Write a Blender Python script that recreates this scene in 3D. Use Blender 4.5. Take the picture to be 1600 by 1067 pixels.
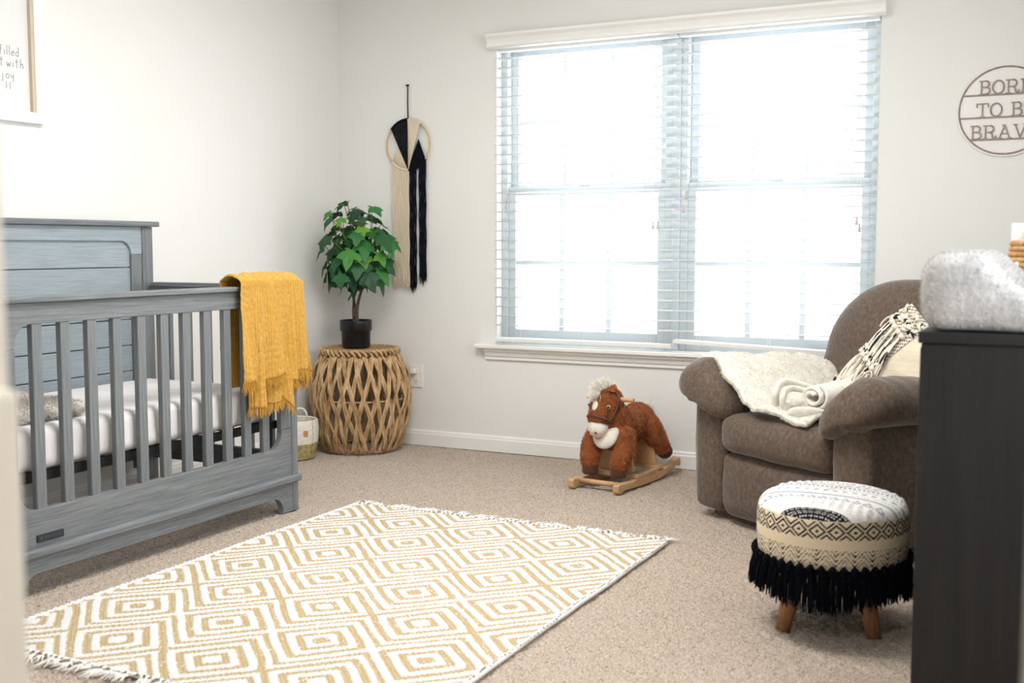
import bpy, bmesh, math, random
import numpy as np
from mathutils import Vector, Matrix
PI = math.pi
random.seed(7); RNG = np.random.default_rng(7)
for o in list(bpy.data.objects): bpy.data.objects.remove(o)
SC = bpy.context.scene; COL = SC.collection

# ------------------------------------------------------------------ camera, world, light, exposure
cam_d = bpy.data.cameras.new('camera'); cam = bpy.data.objects.new('camera', cam_d); COL.objects.link(cam)
cam_d.sensor_width = 36.0; cam_d.lens = 1768.0/1600.0*36.0
PIT, YAW = math.radians(4.769), math.radians(26.641)
cam.location = (0, 0, 1.05); cam.rotation_euler = (math.radians(90)-PIT, 0, YAW)
cam_d.clip_start = 0.05; cam_d.clip_end = 200
cam_d.dof.use_dof = True; cam_d.dof.focus_distance = 4.6; cam_d.dof.aperture_fstop = 3.6
SC.camera = cam
SC.view_settings.view_transform = 'Standard'; SC.view_settings.look = 'None'
SC.view_settings.gamma = 1.0; SC.view_settings.use_curve_mapping = False
SC.view_settings.exposure = 1.2
WORLD_STRENGTH = 2.6
W = bpy.data.worlds.new('world'); SC.world = W; W.use_nodes = True
nt = W.node_tree; bg = nt.nodes['Background']; bg.inputs['Color'].default_value = (0.93, 0.975, 1.0, 1); bg.inputs['Strength'].default_value = WORLD_STRENGTH
def area_light(name, loc, rot, sx, sy, power, color=(1, 1, 1), portal=False):
    d = bpy.data.lights.new(name, 'AREA'); d.shape = 'RECTANGLE'; d.size = sx; d.size_y = sy; d.energy = power; d.color = color
    if portal: d.cycles.is_portal = True
    o = bpy.data.objects.new(name, d); o.location = loc; o.rotation_euler = rot; COL.objects.link(o); return o
area_light('window_portal', (-1.727, 5.28, 1.3), (-PI/2, 0, 0), 1.9, 1.55, 1, portal=True)
area_light('side_portal', (.42, 2.65, 1.35), (0, PI/2, 0), 1.6, 2.15, 1, portal=True)   # portal for an unseen window added in the right-hand wall as fill light

area_light('fill_lamp_ceiling', (-1.75, 3.0, 2.405), (0, 0, 0), .9, .9, 15, (1.0, .985, .97))  # unseen lamp added to fill the room from above
area_light('fill_lamp_hall', (-.35, -.15, 2.40), (0, 0, 0), .35, .35, 6, (1.0, .975, .95))  # unseen lamp added to brighten the door jambs and dresser end

# ------------------------------------------------------------------ materials
def mat(name, color, rough=0.7, spec=0.3, metal=0.0, sheen=0.0, emit=None, emit_s=0.0):
    m = bpy.data.materials.new(name); m.use_nodes = True
    b = m.node_tree.nodes['Principled BSDF']
    b.inputs['Base Color'].default_value = (*color, 1); b.inputs['Roughness'].default_value = rough
    b.inputs['Specular IOR Level'].default_value = spec; b.inputs['Metallic'].default_value = metal
    if sheen: b.inputs['Sheen Weight'].default_value = sheen; b.inputs['Sheen Roughness'].default_value = 0.4
    if emit: b.inputs['Emission Color'].default_value = (*emit, 1); b.inputs['Emission Strength'].default_value = emit_s
    return m
def N(m, t): return m.node_tree.nodes.new(t)
def L(m, a, b): m.node_tree.links.new(a, b)
def noise_color(m, scale, stops, detail=4, rough=0.55, mapping=(1, 1, 1), bump=0.0, bump_scale=None, bump_map=None, dist=0.002):
    """colour from object-space noise through a ramp, plus a noise bump"""
    b = m.node_tree.nodes['Principled BSDF']
    tc = N(m, 'ShaderNodeTexCoord'); mp = N(m, 'ShaderNodeMapping'); mp.inputs['Scale'].default_value = mapping
    L(m, tc.outputs['Object'], mp.inputs['Vector'])
    nz = N(m, 'ShaderNodeTexNoise'); nz.inputs['Scale'].default_value = scale; nz.inputs['Detail'].default_value = detail; nz.inputs['Roughness'].default_value = rough
    L(m, mp.outputs['Vector'], nz.inputs['Vector'])
    r = N(m, 'ShaderNodeValToRGB'); cr = r.color_ramp
    while len(cr.elements) < len(stops): cr.elements.new(0.5)
    for e, (p, c) in zip(cr.elements, stops): e.position = p; e.color = (*c, 1)
    L(m, nz.outputs['Fac'], r.inputs['Fac']); L(m, r.outputs['Color'], b.inputs['Base Color'])
    if bump:
        n2 = nz
        if bump_scale:
            n2 = N(m, 'ShaderNodeTexNoise'); n2.inputs['Scale'].default_value = bump_scale; n2.inputs['Detail'].default_value = 3
            if bump_map:
                mp2 = N(m, 'ShaderNodeMapping'); mp2.inputs['Scale'].default_value = bump_map; L(m, tc.outputs['Object'], mp2.inputs['Vector']); L(m, mp2.outputs['Vector'], n2.inputs['Vector'])
            else: L(m, tc.outputs['Object'], n2.inputs['Vector'])
        bp = N(m, 'ShaderNodeBump'); bp.inputs['Strength'].default_value = bump; bp.inputs['Distance'].default_value = dist
        L(m, n2.outputs['Fac'], bp.inputs['Height']); L(m, bp.outputs['Normal'], b.inputs['Normal'])
    return m, r
def srgb(r, g, b):
    f = lambda c: (c/255/12.92) if c/255 <= 0.04045 else ((c/255+0.055)/1.055)**2.4
    return (f(r), f(g), f(b))
def attr_color(m, name='Col'):
    b = m.node_tree.nodes['Principled BSDF']; a = N(m, 'ShaderNodeAttribute'); a.attribute_name = name
    L(m, a.outputs['Color'], b.inputs['Base Color']); return a

M = {}
M['wall'], _ = noise_color(mat('wall_paint', (0.8, 0.77, 0.7), 0.85, 0.2), 1.2, [(0.3, srgb(232, 231, 227)), (0.7, srgb(235, 234, 231))], bump=0.15, bump_scale=260, dist=0.0006)
M['white_paint'], _ = noise_color(mat('white_trim_paint', (0.85, 0.85, 0.84), 0.4, 0.4), 3, [(0.3, srgb(238, 237, 233)), (0.7, srgb(243, 242, 239))])
M['vinyl'] = mat('white_vinyl', srgb(208, 216, 221), 0.35, 0.4)
M['slat'] = mat('blind_slat_white', srgb(240, 240, 238), 0.35, 0.4)
M['carpet'], _ = noise_color(mat('carpet_beige', (0.5, 0.4, 0.3), 0.95, 0.1, sheen=0.3), 190, [(0.36, srgb(120, 102, 86)), (0.48, srgb(184, 167, 150)), (0.66, srgb(216, 202, 187))], detail=5, rough=0.7, bump=0.6, bump_scale=320, dist=0.004)
def wood(name, stops, mapping, scale=1.0, rough=0.55, bump=0.25):
    return noise_color(mat(name, (0.2, 0.2, 0.2), rough, 0.35), scale, stops, detail=8, rough=0.72, mapping=mapping, bump=bump, dist=0.001)[0]
GREY = [(0.26, srgb(74, 77, 79)), (0.42, srgb(106, 110, 113)), (0.58, srgb(126, 130, 132)), (0.78, srgb(154, 156, 156))]
M['grey_y'] = wood('grey_wood_grain_along', GREY, (210, 5, 210))
M['grey_x'] = wood('grey_wood_grain_across', GREY, (5, 210, 210))
M['grey_z'] = wood('grey_wood_grain_upright', GREY, (210, 210, 5))
GB = [(0.26, srgb(118, 130, 137)), (0.44, srgb(146, 157, 163)), (0.58, srgb(158, 168, 174)), (0.78, srgb(176, 184, 188))]
M['plank'] = wood('blue_grey_plank', GB, (230, 6, 230))
DK = [(0.28, srgb(16, 16, 18)), (0.5, srgb(23, 22, 23)), (0.75, srgb(33, 31, 31))]
M['dresser'] = wood('dark_dresser_wood', DK, (40, 40, 2.5), bump=0.1)
M['black_metal'] = mat('black_metal', (0.012, 0.013, 0.016), 0.45, 0.5)
M['tag'] = mat('black_plate', (0.015, 0.02, 0.028), 0.4, 0.5); M['tag_mark'] = mat('plate_mark', (0.05, 0.06, 0.075), 0.5)
M['sheet'], _ = noise_color(mat('white_sheet', (0.8, 0.8, 0.8), 0.8, 0.2), 5, [(0.3, srgb(226, 222, 222)), (0.7, srgb(234, 231, 231))], bump=0.5, bump_scale=9, bump_map=(1, 3, 0.6), dist=0.02)
M['mustard'], _ = noise_color(mat('mustard_muslin', (0.6, 0.35, 0.06), 0.9, 0.1, sheen=0.2), 90, [(0.3, srgb(186, 142, 62)), (0.55, srgb(198, 154, 74)), (0.75, srgb(210, 168, 92))], mapping=(1, 1, 1), bump=0.5, bump_scale=300, dist=0.002)
M['mustard_dark'] = mat('mustard_thread', srgb(196, 150, 70), 0.9, 0.1)
M['brown_velvet'], _ = noise_color(mat('brown_velvet', (0.1, 0.09, 0.08), 0.85, 0.2, sheen=0.4), 75, [(0.3, srgb(76, 63, 53)), (0.5, srgb(98, 84, 73)), (0.72, srgb(122, 107, 95))], detail=7, rough=0.75, mapping=(1, 1, 0.7), bump=0.35, bump_scale=180, dist=0.003)
M['fleece'], _ = noise_color(mat('cream_fleece', (0.8, 0.77, 0.7), 0.95, 0.1, sheen=0.4), 30, [(0.3, srgb(226, 218, 204)), (0.7, srgb(244, 240, 232))], bump=0.6, bump_scale=130, dist=0.006)
M['fleece_hair'] = mat('cream_fleece_pile', srgb(242, 238, 228), 0.95, 0.05, sheen=0.3)
M['pad'], _ = noise_color(mat('grey_plush', (0.5, 0.5, 0.5), 0.95, 0.1, sheen=0.4), 22, [(0.3, srgb(168, 166, 166)), (0.7, srgb(194, 191, 190))], bump=0.5, bump_scale=90, dist=0.008)
M['pad_hair'] = mat('grey_plush_pile', srgb(196, 193, 191), 0.95, 0.05, sheen=0.3)
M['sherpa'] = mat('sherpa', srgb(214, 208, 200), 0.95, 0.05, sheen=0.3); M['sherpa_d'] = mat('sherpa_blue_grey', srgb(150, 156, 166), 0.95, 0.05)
M['cotton'], _ = noise_color(mat('cream_cotton', (0.7, 0.65, 0.55), 0.9, 0.1), 8, [(0.3, srgb(216, 203, 180)), (0.7, srgb(228, 217, 196))], bump=0.5, bump_scale=7, bump_map=(1, 1, 4), dist=0.02)
M['yarn'] = mat('cream_yarn', srgb(232, 224, 208), 0.95, 0.05); M['yarn_black'] = mat('charcoal_yarn', srgb(52, 48, 54), 0.9, 0.05)
M['rope_cream'] = mat('cream_rope', srgb(222, 208, 184), 0.95, 0.05); M['rope_black'] = mat('black_rope', srgb(22, 24, 32), 0.9, 0.05)
M['hoop'] = mat('pale_wood_hoop', srgb(214, 184, 140), 0.6)
def wicker_mat(name, a, b, c):
    m, r = noise_color(mat(name, a, 0.75, 0.25), 14, [(0.3, a), (0.5, b), (0.75, c)], detail=6, rough=0.7, mapping=(3, 3, 0.6), bump=0.6, bump_scale=160, bump_map=(1, 1, 0.12), dist=0.002)
    return m
M['wicker'] = wicker_mat('wicker', srgb(134, 98, 62), srgb(190, 156, 114), srgb(226, 200, 160))
M['wicker_top'] = wicker_mat('wicker_top', srgb(150, 112, 72), srgb(176, 138, 94), srgb(192, 156, 112))
M['seagrass'], _ = noise_color(mat('seagrass', (0.4, 0.35, 0.2), 0.9), 60, [(0.3, srgb(140, 124, 80)), (0.7, srgb(190, 174, 124))])
M['cotton_rope'], _ = noise_color(mat('white_cotton_rope', (0.8, 0.8, 0.75), 0.9), 50, [(0.3, srgb(222, 216, 204)), (0.7, srgb(240, 236, 226))])
M['leather'] = mat('tan_leather', srgb(196, 146, 108), 0.6)
M['jute'], _ = noise_color(mat('jute_rope', (0.5, 0.35, 0.2), 0.9), 70, [(0.3, srgb(170, 124, 76)), (0.7, srgb(214, 172, 122))])
M['pot'] = mat('black_pot', (0.006, 0.007, 0.009), 0.35, 0.35)
M['soil'] = mat('dark_soil', (0.03, 0.02, 0.015), 0.95)
M['bark'], _ = noise_color(mat('bark', (0.1, 0.07, 0.05), 0.9), 60, [(0.3, srgb(62, 50, 42)), (0.7, srgb(104, 88, 72))], bump=0.5, dist=0.002)
M['stem'] = mat('green_stem', srgb(92, 112, 60), 0.7)
def leaf_mat():
    m = mat('leaf', (0.05, 0.2, 0.05), 0.5, 0.35); b = m.node_tree.nodes['Principled BSDF']
    oi = N(m, 'ShaderNodeObjectInfo'); r = N(m, 'ShaderNodeValToRGB'); cr = r.color_ramp
    st = [(0.0, srgb(26, 66, 40)), (0.35, srgb(40, 98, 52)), (0.65, srgb(54, 128, 58)), (0.85, srgb(84, 148, 52)), (1.0, srgb(122, 168, 54))]
    while len(cr.elements) < len(st): cr.elements.new(0.5)
    for e, (p, c) in zip(cr.elements, st): e.position = p; e.color = (*c, 1)
    L(m, oi.outputs['Random'], r.inputs['Fac'])
    tc = N(m, 'ShaderNodeTexCoord'); nz = N(m, 'ShaderNodeTexNoise'); nz.inputs['Scale'].default_value = 40; L(m, tc.outputs['Object'], nz.inputs['Vector'])
    mx = N(m, 'ShaderNodeMix'); mx.data_type = 'RGBA'; mx.blend_type = 'MULTIPLY'; mx.inputs[0].default_value = 0.35
    L(m, r.outputs['Color'], mx.inputs[6]); L(m, nz.outputs['Color'], mx.inputs[7]); L(m, mx.outputs[2], b.inputs['Base Color'])
    b.inputs['Subsurface Weight'].default_value = 0.0
    return m
M['leaf'] = leaf_mat(); M['leaf_vein'] = mat('leaf_vein', srgb(120, 160, 80), 0.6)
M['horse_fur'], _ = noise_color(mat('chestnut_plush', (0.35, 0.12, 0.04), 0.9, 0.1, sheen=0.3), 30, [(0.3, srgb(118, 66, 36)), (0.7, srgb(162, 96, 58))], bump=0.5, bump_scale=150, dist=0.004)
M['horse_hair'], _ = noise_color(mat('chestnut_pile', (0.35, 0.12, 0.04), 0.9, 0.1, sheen=0.2), 40, [(0.3, srgb(138, 76, 40)), (0.55, srgb(176, 104, 60)), (0.75, srgb(212, 146, 98))])
M['white_plush'], _ = noise_color(mat('white_plush', (0.8, 0.78, 0.72), 0.95, 0.1), 30, [(0.3, srgb(222, 214, 202)), (0.7, srgb(240, 234, 224))], bump=0.4, bump_scale=150, dist=0.003)
M['mane'] = mat('cream_mane', srgb(238, 233, 220), 0.9); M['hoof'] = mat('dark_brown_hoof', srgb(84, 52, 40), 0.9, sheen=0.3)
M['strap'] = mat('brown_strap', srgb(92, 72, 62), 0.6); M['eye_w'] = mat('eye_amber', srgb(214, 190, 140), 0.15, 0.6); M['eye_b'] = mat('eye_black', (0.01, 0.01, 0.01), 0.1, 0.6)
M['pink'] = mat('pink_thread', srgb(206, 130, 136), 0.8); M['nostril'] = mat('nostril', srgb(150, 62, 44), 0.8)
M['tan_wood'] = wood('tan_wood', [(0.3, srgb(184, 142, 100)), (0.5, srgb(204, 164, 120)), (0.7, srgb(218, 180, 138))], (20, 20, 20), rough=0.45, bump=0.05)
M['leg_wood'] = wood('walnut_leg', [(0.3, srgb(108, 72, 46)), (0.5, srgb(152, 108, 72)), (0.7, srgb(190, 142, 98))], (45, 45, 6), rough=0.5, bump=0.1)
M['fringe_black'] = mat('black_fringe', srgb(14, 15, 22), 0.95, 0.05)
M['paper'] = mat('white_paper', srgb(228, 227, 225), 0.7); M['ink'] = mat('grey_ink', srgb(150, 148, 147), 0.8)
M['lip'] = mat('beige_lip', srgb(206, 190, 166), 0.7)
M['sign_back'] = mat('sign_white', srgb(238, 235, 232), 0.6); M['sign_wood'], _ = noise_color(mat('sign_wood', (0.3, 0.25, 0.2), 0.7), 60, [(0.3, srgb(136, 120, 111)), (0.7, srgb(170, 155, 145))])
M['plastic'] = mat('white_plastic', srgb(236, 233, 226), 0.35, 0.4); M['slot'] = mat('outlet_slot', (0.05, 0.05, 0.05), 0.5)
M['jamb'] = mat('cream_jamb', srgb(226, 218, 206), 0.5)
M['tassel_pull'] = mat('blind_pull', srgb(196, 190, 184), 0.5)
g = bpy.data.materials.new('window_glass'); g.use_nodes = True; g.node_tree.nodes.clear()
_o = N(g, 'ShaderNodeOutputMaterial'); _t = N(g, 'ShaderNodeBsdfTransparent'); _g = N(g, 'ShaderNodeBsdfGlossy'); _g.inputs['Roughness'].default_value = 0.02
_m = N(g, 'ShaderNodeMixShader'); _m.inputs[0].default_value = 0.05; _t.inputs[0].default_value = (0.97, 0.98, 0.98, 1)
L(g, _t.outputs[0], _m.inputs[1]); L(g, _g.outputs[0], _m.inputs[2]); L(g, _m.outputs[0], _o.inputs[0]); M['glass'] = g

# ------------------------------------------------------------------ mesh helpers
class MB:
    """collects vertices and faces"""
    def __init__(s): s.v = []; s.f = []; s.n = 0
    def add(s, v, f):
        v = np.asarray(v, float).reshape(-1, 3); s.v.append(v); s.f += [tuple(i+s.n for i in q) for q in f]; s.n += len(v); return s
    def box(s, lo, hi):
        x0, y0, z0 = lo; x1, y1, z1 = hi
        return s.add([(x0,y0,z0),(x1,y0,z0),(x1,y1,z0),(x0,y1,z0),(x0,y0,z1),(x1,y0,z1),(x1,y1,z1),(x0,y1,z1)],
                     [(0,3,2,1),(4,5,6,7),(0,1,5,4),(1,2,6,5),(2,3,7,6),(3,0,4,7)])
    def tube(s, pts, r, seg=8, cap=True, flat=1.0, up=None):
        P = np.asarray(pts, float); n = len(P); r = np.broadcast_to(np.asarray(r, float), (n,))
        T = np.gradient(P, axis=0); T /= np.linalg.norm(T, axis=1)[:, None]+1e-12
        ref = np.array(up if up is not None else ((0, 0, 1) if abs(T[0][2]) < 0.9 else (1, 0, 0)), float)
        A = []
        for t in T:
            a = ref-t*(ref@t); na = np.linalg.norm(a)
            a = a/na if na > 1e-6 else A[-1]
            A.append(a); ref = a if up is None else ref
        A = np.array(A); B = np.cross(T, A); th = np.arange(seg)*2*PI/seg
        V = P[:, None]+r[:, None, None]*(A[:, None]*np.cos(th)[None, :, None]*flat+B[:, None]*np.sin(th)[None, :, None])
        F = [(i*seg+j, i*seg+(j+1) % seg, (i+1)*seg+(j+1) % seg, (i+1)*seg+j) for i in range(n-1) for j in range(seg)]
        if cap: F += [tuple(range(seg))[::-1], tuple((n-1)*seg+j for j in range(seg))]
        return s.add(V, F)
    def lathe(s, prof, c=(0, 0, 0), seg=40):
        th = np.arange(seg)*2*PI/seg; V = []
        for r, z in prof: V += [(c[0]+r*math.cos(t), c[1]+r*math.sin(t), c[2]+z) for t in th]
        n = len(prof); F = [(i*seg+j, i*seg+(j+1) % seg, (i+1)*seg+(j+1) % seg, (i+1)*seg+j) for i in range(n-1) for j in range(seg)]
        F += [tuple(range(seg))[::-1], tuple((n-1)*seg+j for j in range(seg))]
        return s.add(V, F)
    def prism(s, poly, axis, a, b):
        """poly: 2D outline (the two remaining axes in order), extruded along axis from a to b"""
        n = len(poly); V = []
        for t in (a, b):
            for p, q in poly: V.append({'x': (t, p, q), 'y': (p, t, q), 'z': (p, q, t)}[axis])
        return s.add(V, [tuple(range(n)), tuple(range(n, 2*n))[::-1]]+[(i, n+i, n+(i+1) % n, (i+1) % n) for i in range(n)])
    def grid(s, fn, nu, nv, closed_u=False, closed_v=False):
        u, v = np.meshgrid(np.linspace(0, 1, nu, endpoint=not closed_u), np.linspace(0, 1, nv, endpoint=not closed_v), indexing='ij')
        P = np.stack(fn(u, v), -1).reshape(-1, 3)
        F = [(i*nv+j, ((i+1) % nu)*nv+j, ((i+1) % nu)*nv+(j+1) % nv, i*nv+(j+1) % nv) for i in range(nu if closed_u else nu-1) for j in range(nv if closed_v else nv-1)]
        return s.add(P, F)
    def mesh(s, name, m=None, smooth=False, fix=True):
        me = bpy.data.meshes.new(name); V = np.concatenate(s.v) if s.v else np.zeros((0, 3))
        me.from_pydata(V.tolist(), [], s.f); me.update()
        if fix and s.n < 60000:
            bm = bmesh.new(); bm.from_mesh(me); bmesh.ops.recalc_face_normals(bm, faces=bm.faces); bm.to_mesh(me); bm.free()
        if m: me.materials.append(m)
        if smooth: me.polygons.foreach_set('use_smooth', [True]*len(me.polygons))
        return me
    def build(s, name, m, parent=None, smooth=False, bevel=0, bseg=2, subsurf=0, solid=0, kind=None, fix=True):
        o = bpy.data.objects.new(name, s.mesh(name, m, smooth, fix)); COL.objects.link(o)
        if parent is not None: o.parent = parent; o.matrix_parent_inverse = Matrix.LocRotScale(parent.location, parent.rotation_euler, None).inverted()
        if solid:
            k = o.modifiers.new('solid', 'SOLIDIFY'); k.thickness = solid; k.offset = -1
        if bevel:
            k = o.modifiers.new('bevel', 'BEVEL'); k.width = bevel; k.segments = bseg; k.limit_method = 'ANGLE'; k.angle_limit = math.radians(40); k.harden_normals = False
        if subsurf:
            k = o.modifiers.new('sub', 'SUBSURF'); k.levels = subsurf; k.render_levels = subsurf
        if kind: o['kind'] = kind
        return o
def tag(o, label=None, cat=None, group=None, kind=None):
    if label: o['label'] = label
    if cat: o['category'] = cat
    if group: o['group'] = group
    if kind: o['kind'] = kind
    return o
def thing(name, label, cat, loc=(0, 0, 0), group=None, kind=None):
    o = bpy.data.objects.new(name, None); COL.objects.link(o); o.location = loc; o.empty_display_size = 0.1
    return tag(o, label, cat, group, kind)
def struct(o): o['kind'] = 'structure'; return o
def vnoise(x, y, seed=0):
    """smooth 2D value noise in -1..1, vectorised"""
    x = np.asarray(x, float); y = np.asarray(y, float); r = np.random.default_rng(seed).uniform(-1, 1, (256, 256))
    xi = np.floor(x).astype(int); yi = np.floor(y).astype(int); fx = x-xi; fy = y-yi; fx = fx*fx*(3-2*fx); fy = fy*fy*(3-2*fy)
    g_ = lambda a, b: r[a % 256, b % 256]
    return (g_(xi, yi)*(1-fx)+g_(xi+1, yi)*fx)*(1-fy)+(g_(xi, yi+1)*(1-fx)+g_(xi+1, yi+1)*fx)*fy
def sample_surface(me, n, seed=1, mtx=None):
    me.calc_loop_triangles(); k = len(me.loop_triangles)
    t = np.empty(k*3, np.int32); me.loop_triangles.foreach_get('vertices', t); t = t.reshape(-1, 3)
    v = np.empty(len(me.vertices)*3, np.float32); me.vertices.foreach_get('co', v); v = v.reshape(-1, 3).astype(float)
    a, b, c = v[t[:, 0]], v[t[:, 1]], v[t[:, 2]]; nn = np.cross(b-a, c-a); ar = np.linalg.norm(nn, axis=1); nn = nn/(ar[:, None]+1e-12)
    r = np.random.default_rng(seed); i = r.choice(k, n, p=ar/ar.sum()); u = r.random(n); w = r.random(n); fl = u+w > 1; u[fl] = 1-u[fl]; w[fl] = 1-w[fl]
    return a[i]+(b[i]-a[i])*u[:, None]+(c[i]-a[i])*w[:, None], nn[i]
def fuzz(name, P, Nn, length, width, m, parent, comb=(0, 0, 0), jitter=0.5, seed=3):
    """short pile: one thin triangle per hair"""
    r = np.random.default_rng(seed); n = len(P); D = Nn+r.normal(0, jitter, (n, 3))+np.array(comb); D /= np.linalg.norm(D, axis=1)[:, None]
    S = np.cross(D, r.normal(0, 1, (n, 3))); S /= np.linalg.norm(S, axis=1)[:, None]+1e-9
    l = length*r.uniform(0.6, 1.2, (n, 1)); base = P-Nn*width
    V = np.stack([base-S*width, base+S*width, base+D*l], 1).reshape(-1, 3)
    me = bpy.data.meshes.new(name); me.vertices.add(3*n); me.vertices.foreach_set('co', V.astype(np.float32).ravel())
    me.loops.add(3*n); me.loops.foreach_set('vertex_index', np.arange(3*n, dtype=np.int32)); me.polygons.add(n)
    me.polygons.foreach_set('loop_start', np.arange(0, 3*n, 3, dtype=np.int32)); me.update(calc_edges=True); me.materials.append(m)
    o = bpy.data.objects.new(name, me); COL.objects.link(o); o['kind'] = 'stuff'
    if parent is not None: o.parent = parent; o.matrix_parent_inverse = Matrix.LocRotScale(parent.location, parent.rotation_euler, None).inverted()
    return o
def realize(o):
    dg = bpy.context.evaluated_depsgraph_get(); me = bpy.data.meshes.new_from_object(o.evaluated_get(dg)); o.modifiers.clear(); o.data = me; return me
def blob(name, parts, m, parent, voxel=0.008, smooth=6):
    """one continuous skin around ellipsoids ('e', centre, radii[, rot]) and tapered limbs ('t', pts, radii)"""
    b = MB()
    for p in parts:
        if p[0] == 'e':
            c, r = np.array(p[1]), np.array(p[2]); R = np.array(p[3].to_3x3()) if len(p) > 3 else np.eye(3)
            def fn(u, v, c=c, r=r, R=R):
                q = np.stack([r[0]*np.sin(v*PI*0.98+0.03)*np.cos(u*2*PI), r[1]*np.sin(v*PI*0.98+0.03)*np.sin(u*2*PI), r[2]*np.cos(v*PI*0.98+0.03)], -1)@R.T+c
                return q[..., 0], q[..., 1], q[..., 2]
            n0 = b.n; b.grid(fn, 20, 12, closed_u=True)
            b.f += [tuple(n0+i*12 for i in range(20)), tuple(n0+i*12+11 for i in range(20))]
        else: b.tube(p[1], p[2], 14)
    o = b.build(name, m, parent, smooth=True)
    k = o.modifiers.new('r', 'REMESH'); k.mode = 'VOXEL'; k.voxel_size = voxel; k.use_smooth_shade = True
    k = o.modifiers.new('s', 'SMOOTH'); k.iterations = smooth; k.factor = 0.5
    realize(o); return o
def catmull(pts, n=8):
    P = np.array(pts, float); P = np.vstack([2*P[0]-P[1], P, 2*P[-1]-P[-2]]); out = []
    for i in range(1, len(P)-2):
        for t in np.arange(n)/n: out.append(0.5*((2*P[i])+(-P[i-1]+P[i+1])*t+(2*P[i-1]-5*P[i]+4*P[i+1]-P[i+2])*t*t+(-P[i-1]+3*P[i]-3*P[i+1]+P[i+2])*t**3))
    out.append(P[-2]); return np.array(out)
def arc(cx, cy, r, a0, a1, n=8): return [(cx+r*math.cos(a0+(a1-a0)*i/n), cy+r*math.sin(a0+(a1-a0)*i/n)) for i in range(n+1)]

# ------------------------------------------------------------------ room shell
LX, RX, BY, SY, CZ = -3.616, 0.36, 5.118, 0.6, 2.45
WX0, WX1, WZ0, WZ1 = -2.654, -0.80, 0.557, 2.072
struct(MB().box((LX-.12, SY-.2, 0), (LX, BY+.16, CZ)).build('wall_left', M['wall']))
b = MB()
for lo, hi in (((LX, BY, 0), (WX0, BY+.16, CZ)), ((WX1, BY, 0), (RX+.1, BY+.16, CZ)), ((WX0, BY, 0), (WX1, BY+.16, WZ0-.02)), ((WX0, BY, WZ1), (WX1, BY+.16, CZ))): b.box(lo, hi)
struct(b.build('wall_back', M['wall'], fix=False))
b = MB()
for lo, hi in (((RX, SY, 0), (RX+.1, 1.60, CZ)), ((RX, 3.70, 0), (RX+.1, BY, CZ)), ((RX, 1.60, 0), (RX+.1, 3.70, .56)), ((RX, 1.60, 2.15), (RX+.1, 3.70, CZ))): b.box(lo, hi)
struct(b.build('wall_right', M['wall'], fix=False))
b = MB()
for lo, hi in (((RX+.02, 1.60, .56), (RX+.08, 1.66, 2.15)), ((RX+.02, 3.64, .56), (RX+.08, 3.70, 2.15)), ((RX+.02, 1.66, .56), (RX+.08, 3.64, .62)), ((RX+.02, 1.66, 2.09), (RX+.08, 3.64, 2.15)), ((RX+.03, 2.62, .62), (RX+.07, 2.68, 2.09))): b.box(lo, hi)
struct(b.build('window_3', M['vinyl'], fix=False))  # unseen window added to let fill light in from the right
b = MB()
for lo, hi in (((LX, SY-.12, 0), (-.90, SY, CZ)), ((.14, SY-.12, 0), (RX+.1, SY, CZ)), ((-.90, SY-.12, 2.06), (.14, SY, CZ))): b.box(lo, hi)
struct(b.build('wall_front', M['wall'], fix=False))
b = MB()   # the hallway the camera stands in
for lo, hi in (((-1.2, -.9, 0), (-1.1, SY-.12, CZ)), ((.5, -.9, 0), (.6, SY-.12, CZ)), ((-1.2, -1.0, 0), (.6, -.9, CZ)), ((-1.2, -.9, CZ), (.6, SY-.12, CZ+.1))): b.box(lo, hi)
struct(b.build('wall_hall', M['wall'], fix=False))
struct(MB().box((LX-.12, SY-.12, CZ), (RX+.1, BY+.16, CZ+.1)).build('ceiling', M['white_paint']))
# carpet: a finely tufted surface over a slab
fl = struct(MB().box((LX-.12, -1.0, -.08), (1.6, BY+.16, -.012)).build('floor', M['carpet']))
nx, ny = 640, 600
gx, gy = np.meshgrid(np.linspace(LX, RX, nx), np.linspace(1.55, BY, ny), indexing='ij')
rr = np.random.default_rng(5)
gz = -.005+0.0042*rr.uniform(-1, 1, gx.shape)+0.0024*vnoise(gx*70, gy*70, 3)+0.0010*vnoise(gx*34, gy*34, 4)+0.0010*vnoise(gx*9, gy*9, 6)
gz[:, 0] = -.012
P = np.stack([gx+rr.uniform(-.0015, .0015, gx.shape), gy+rr.uniform(-.0015, .0015, gx.shape), gz], -1).reshape(-1, 3).astype(np.float32)
idx = np.arange(nx*ny).reshape(nx, ny); Q = np.stack([idx[:-1, :-1], idx[1:, :-1], idx[1:, 1:], idx[:-1, 1:]], -1).reshape(-1, 4).astype(np.int32)
me = bpy.data.meshes.new('carpet_pile'); me.vertices.add(nx*ny); me.vertices.foreach_set('co', P.ravel()); me.loops.add(Q.size); me.loops.foreach_set('vertex_index', Q.ravel())
me.polygons.add(len(Q)); me.polygons.foreach_set('loop_start', np.arange(0, Q.size, 4, dtype=np.int32)); me.update(calc_edges=True); me.polygons.foreach_set('use_smooth', [True]*len(Q)); me.materials.append(M['carpet'])
cp = bpy.data.objects.new('carpet_pile', me); COL.objects.link(cp); cp.parent = fl; cp['kind'] = 'stuff'

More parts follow.
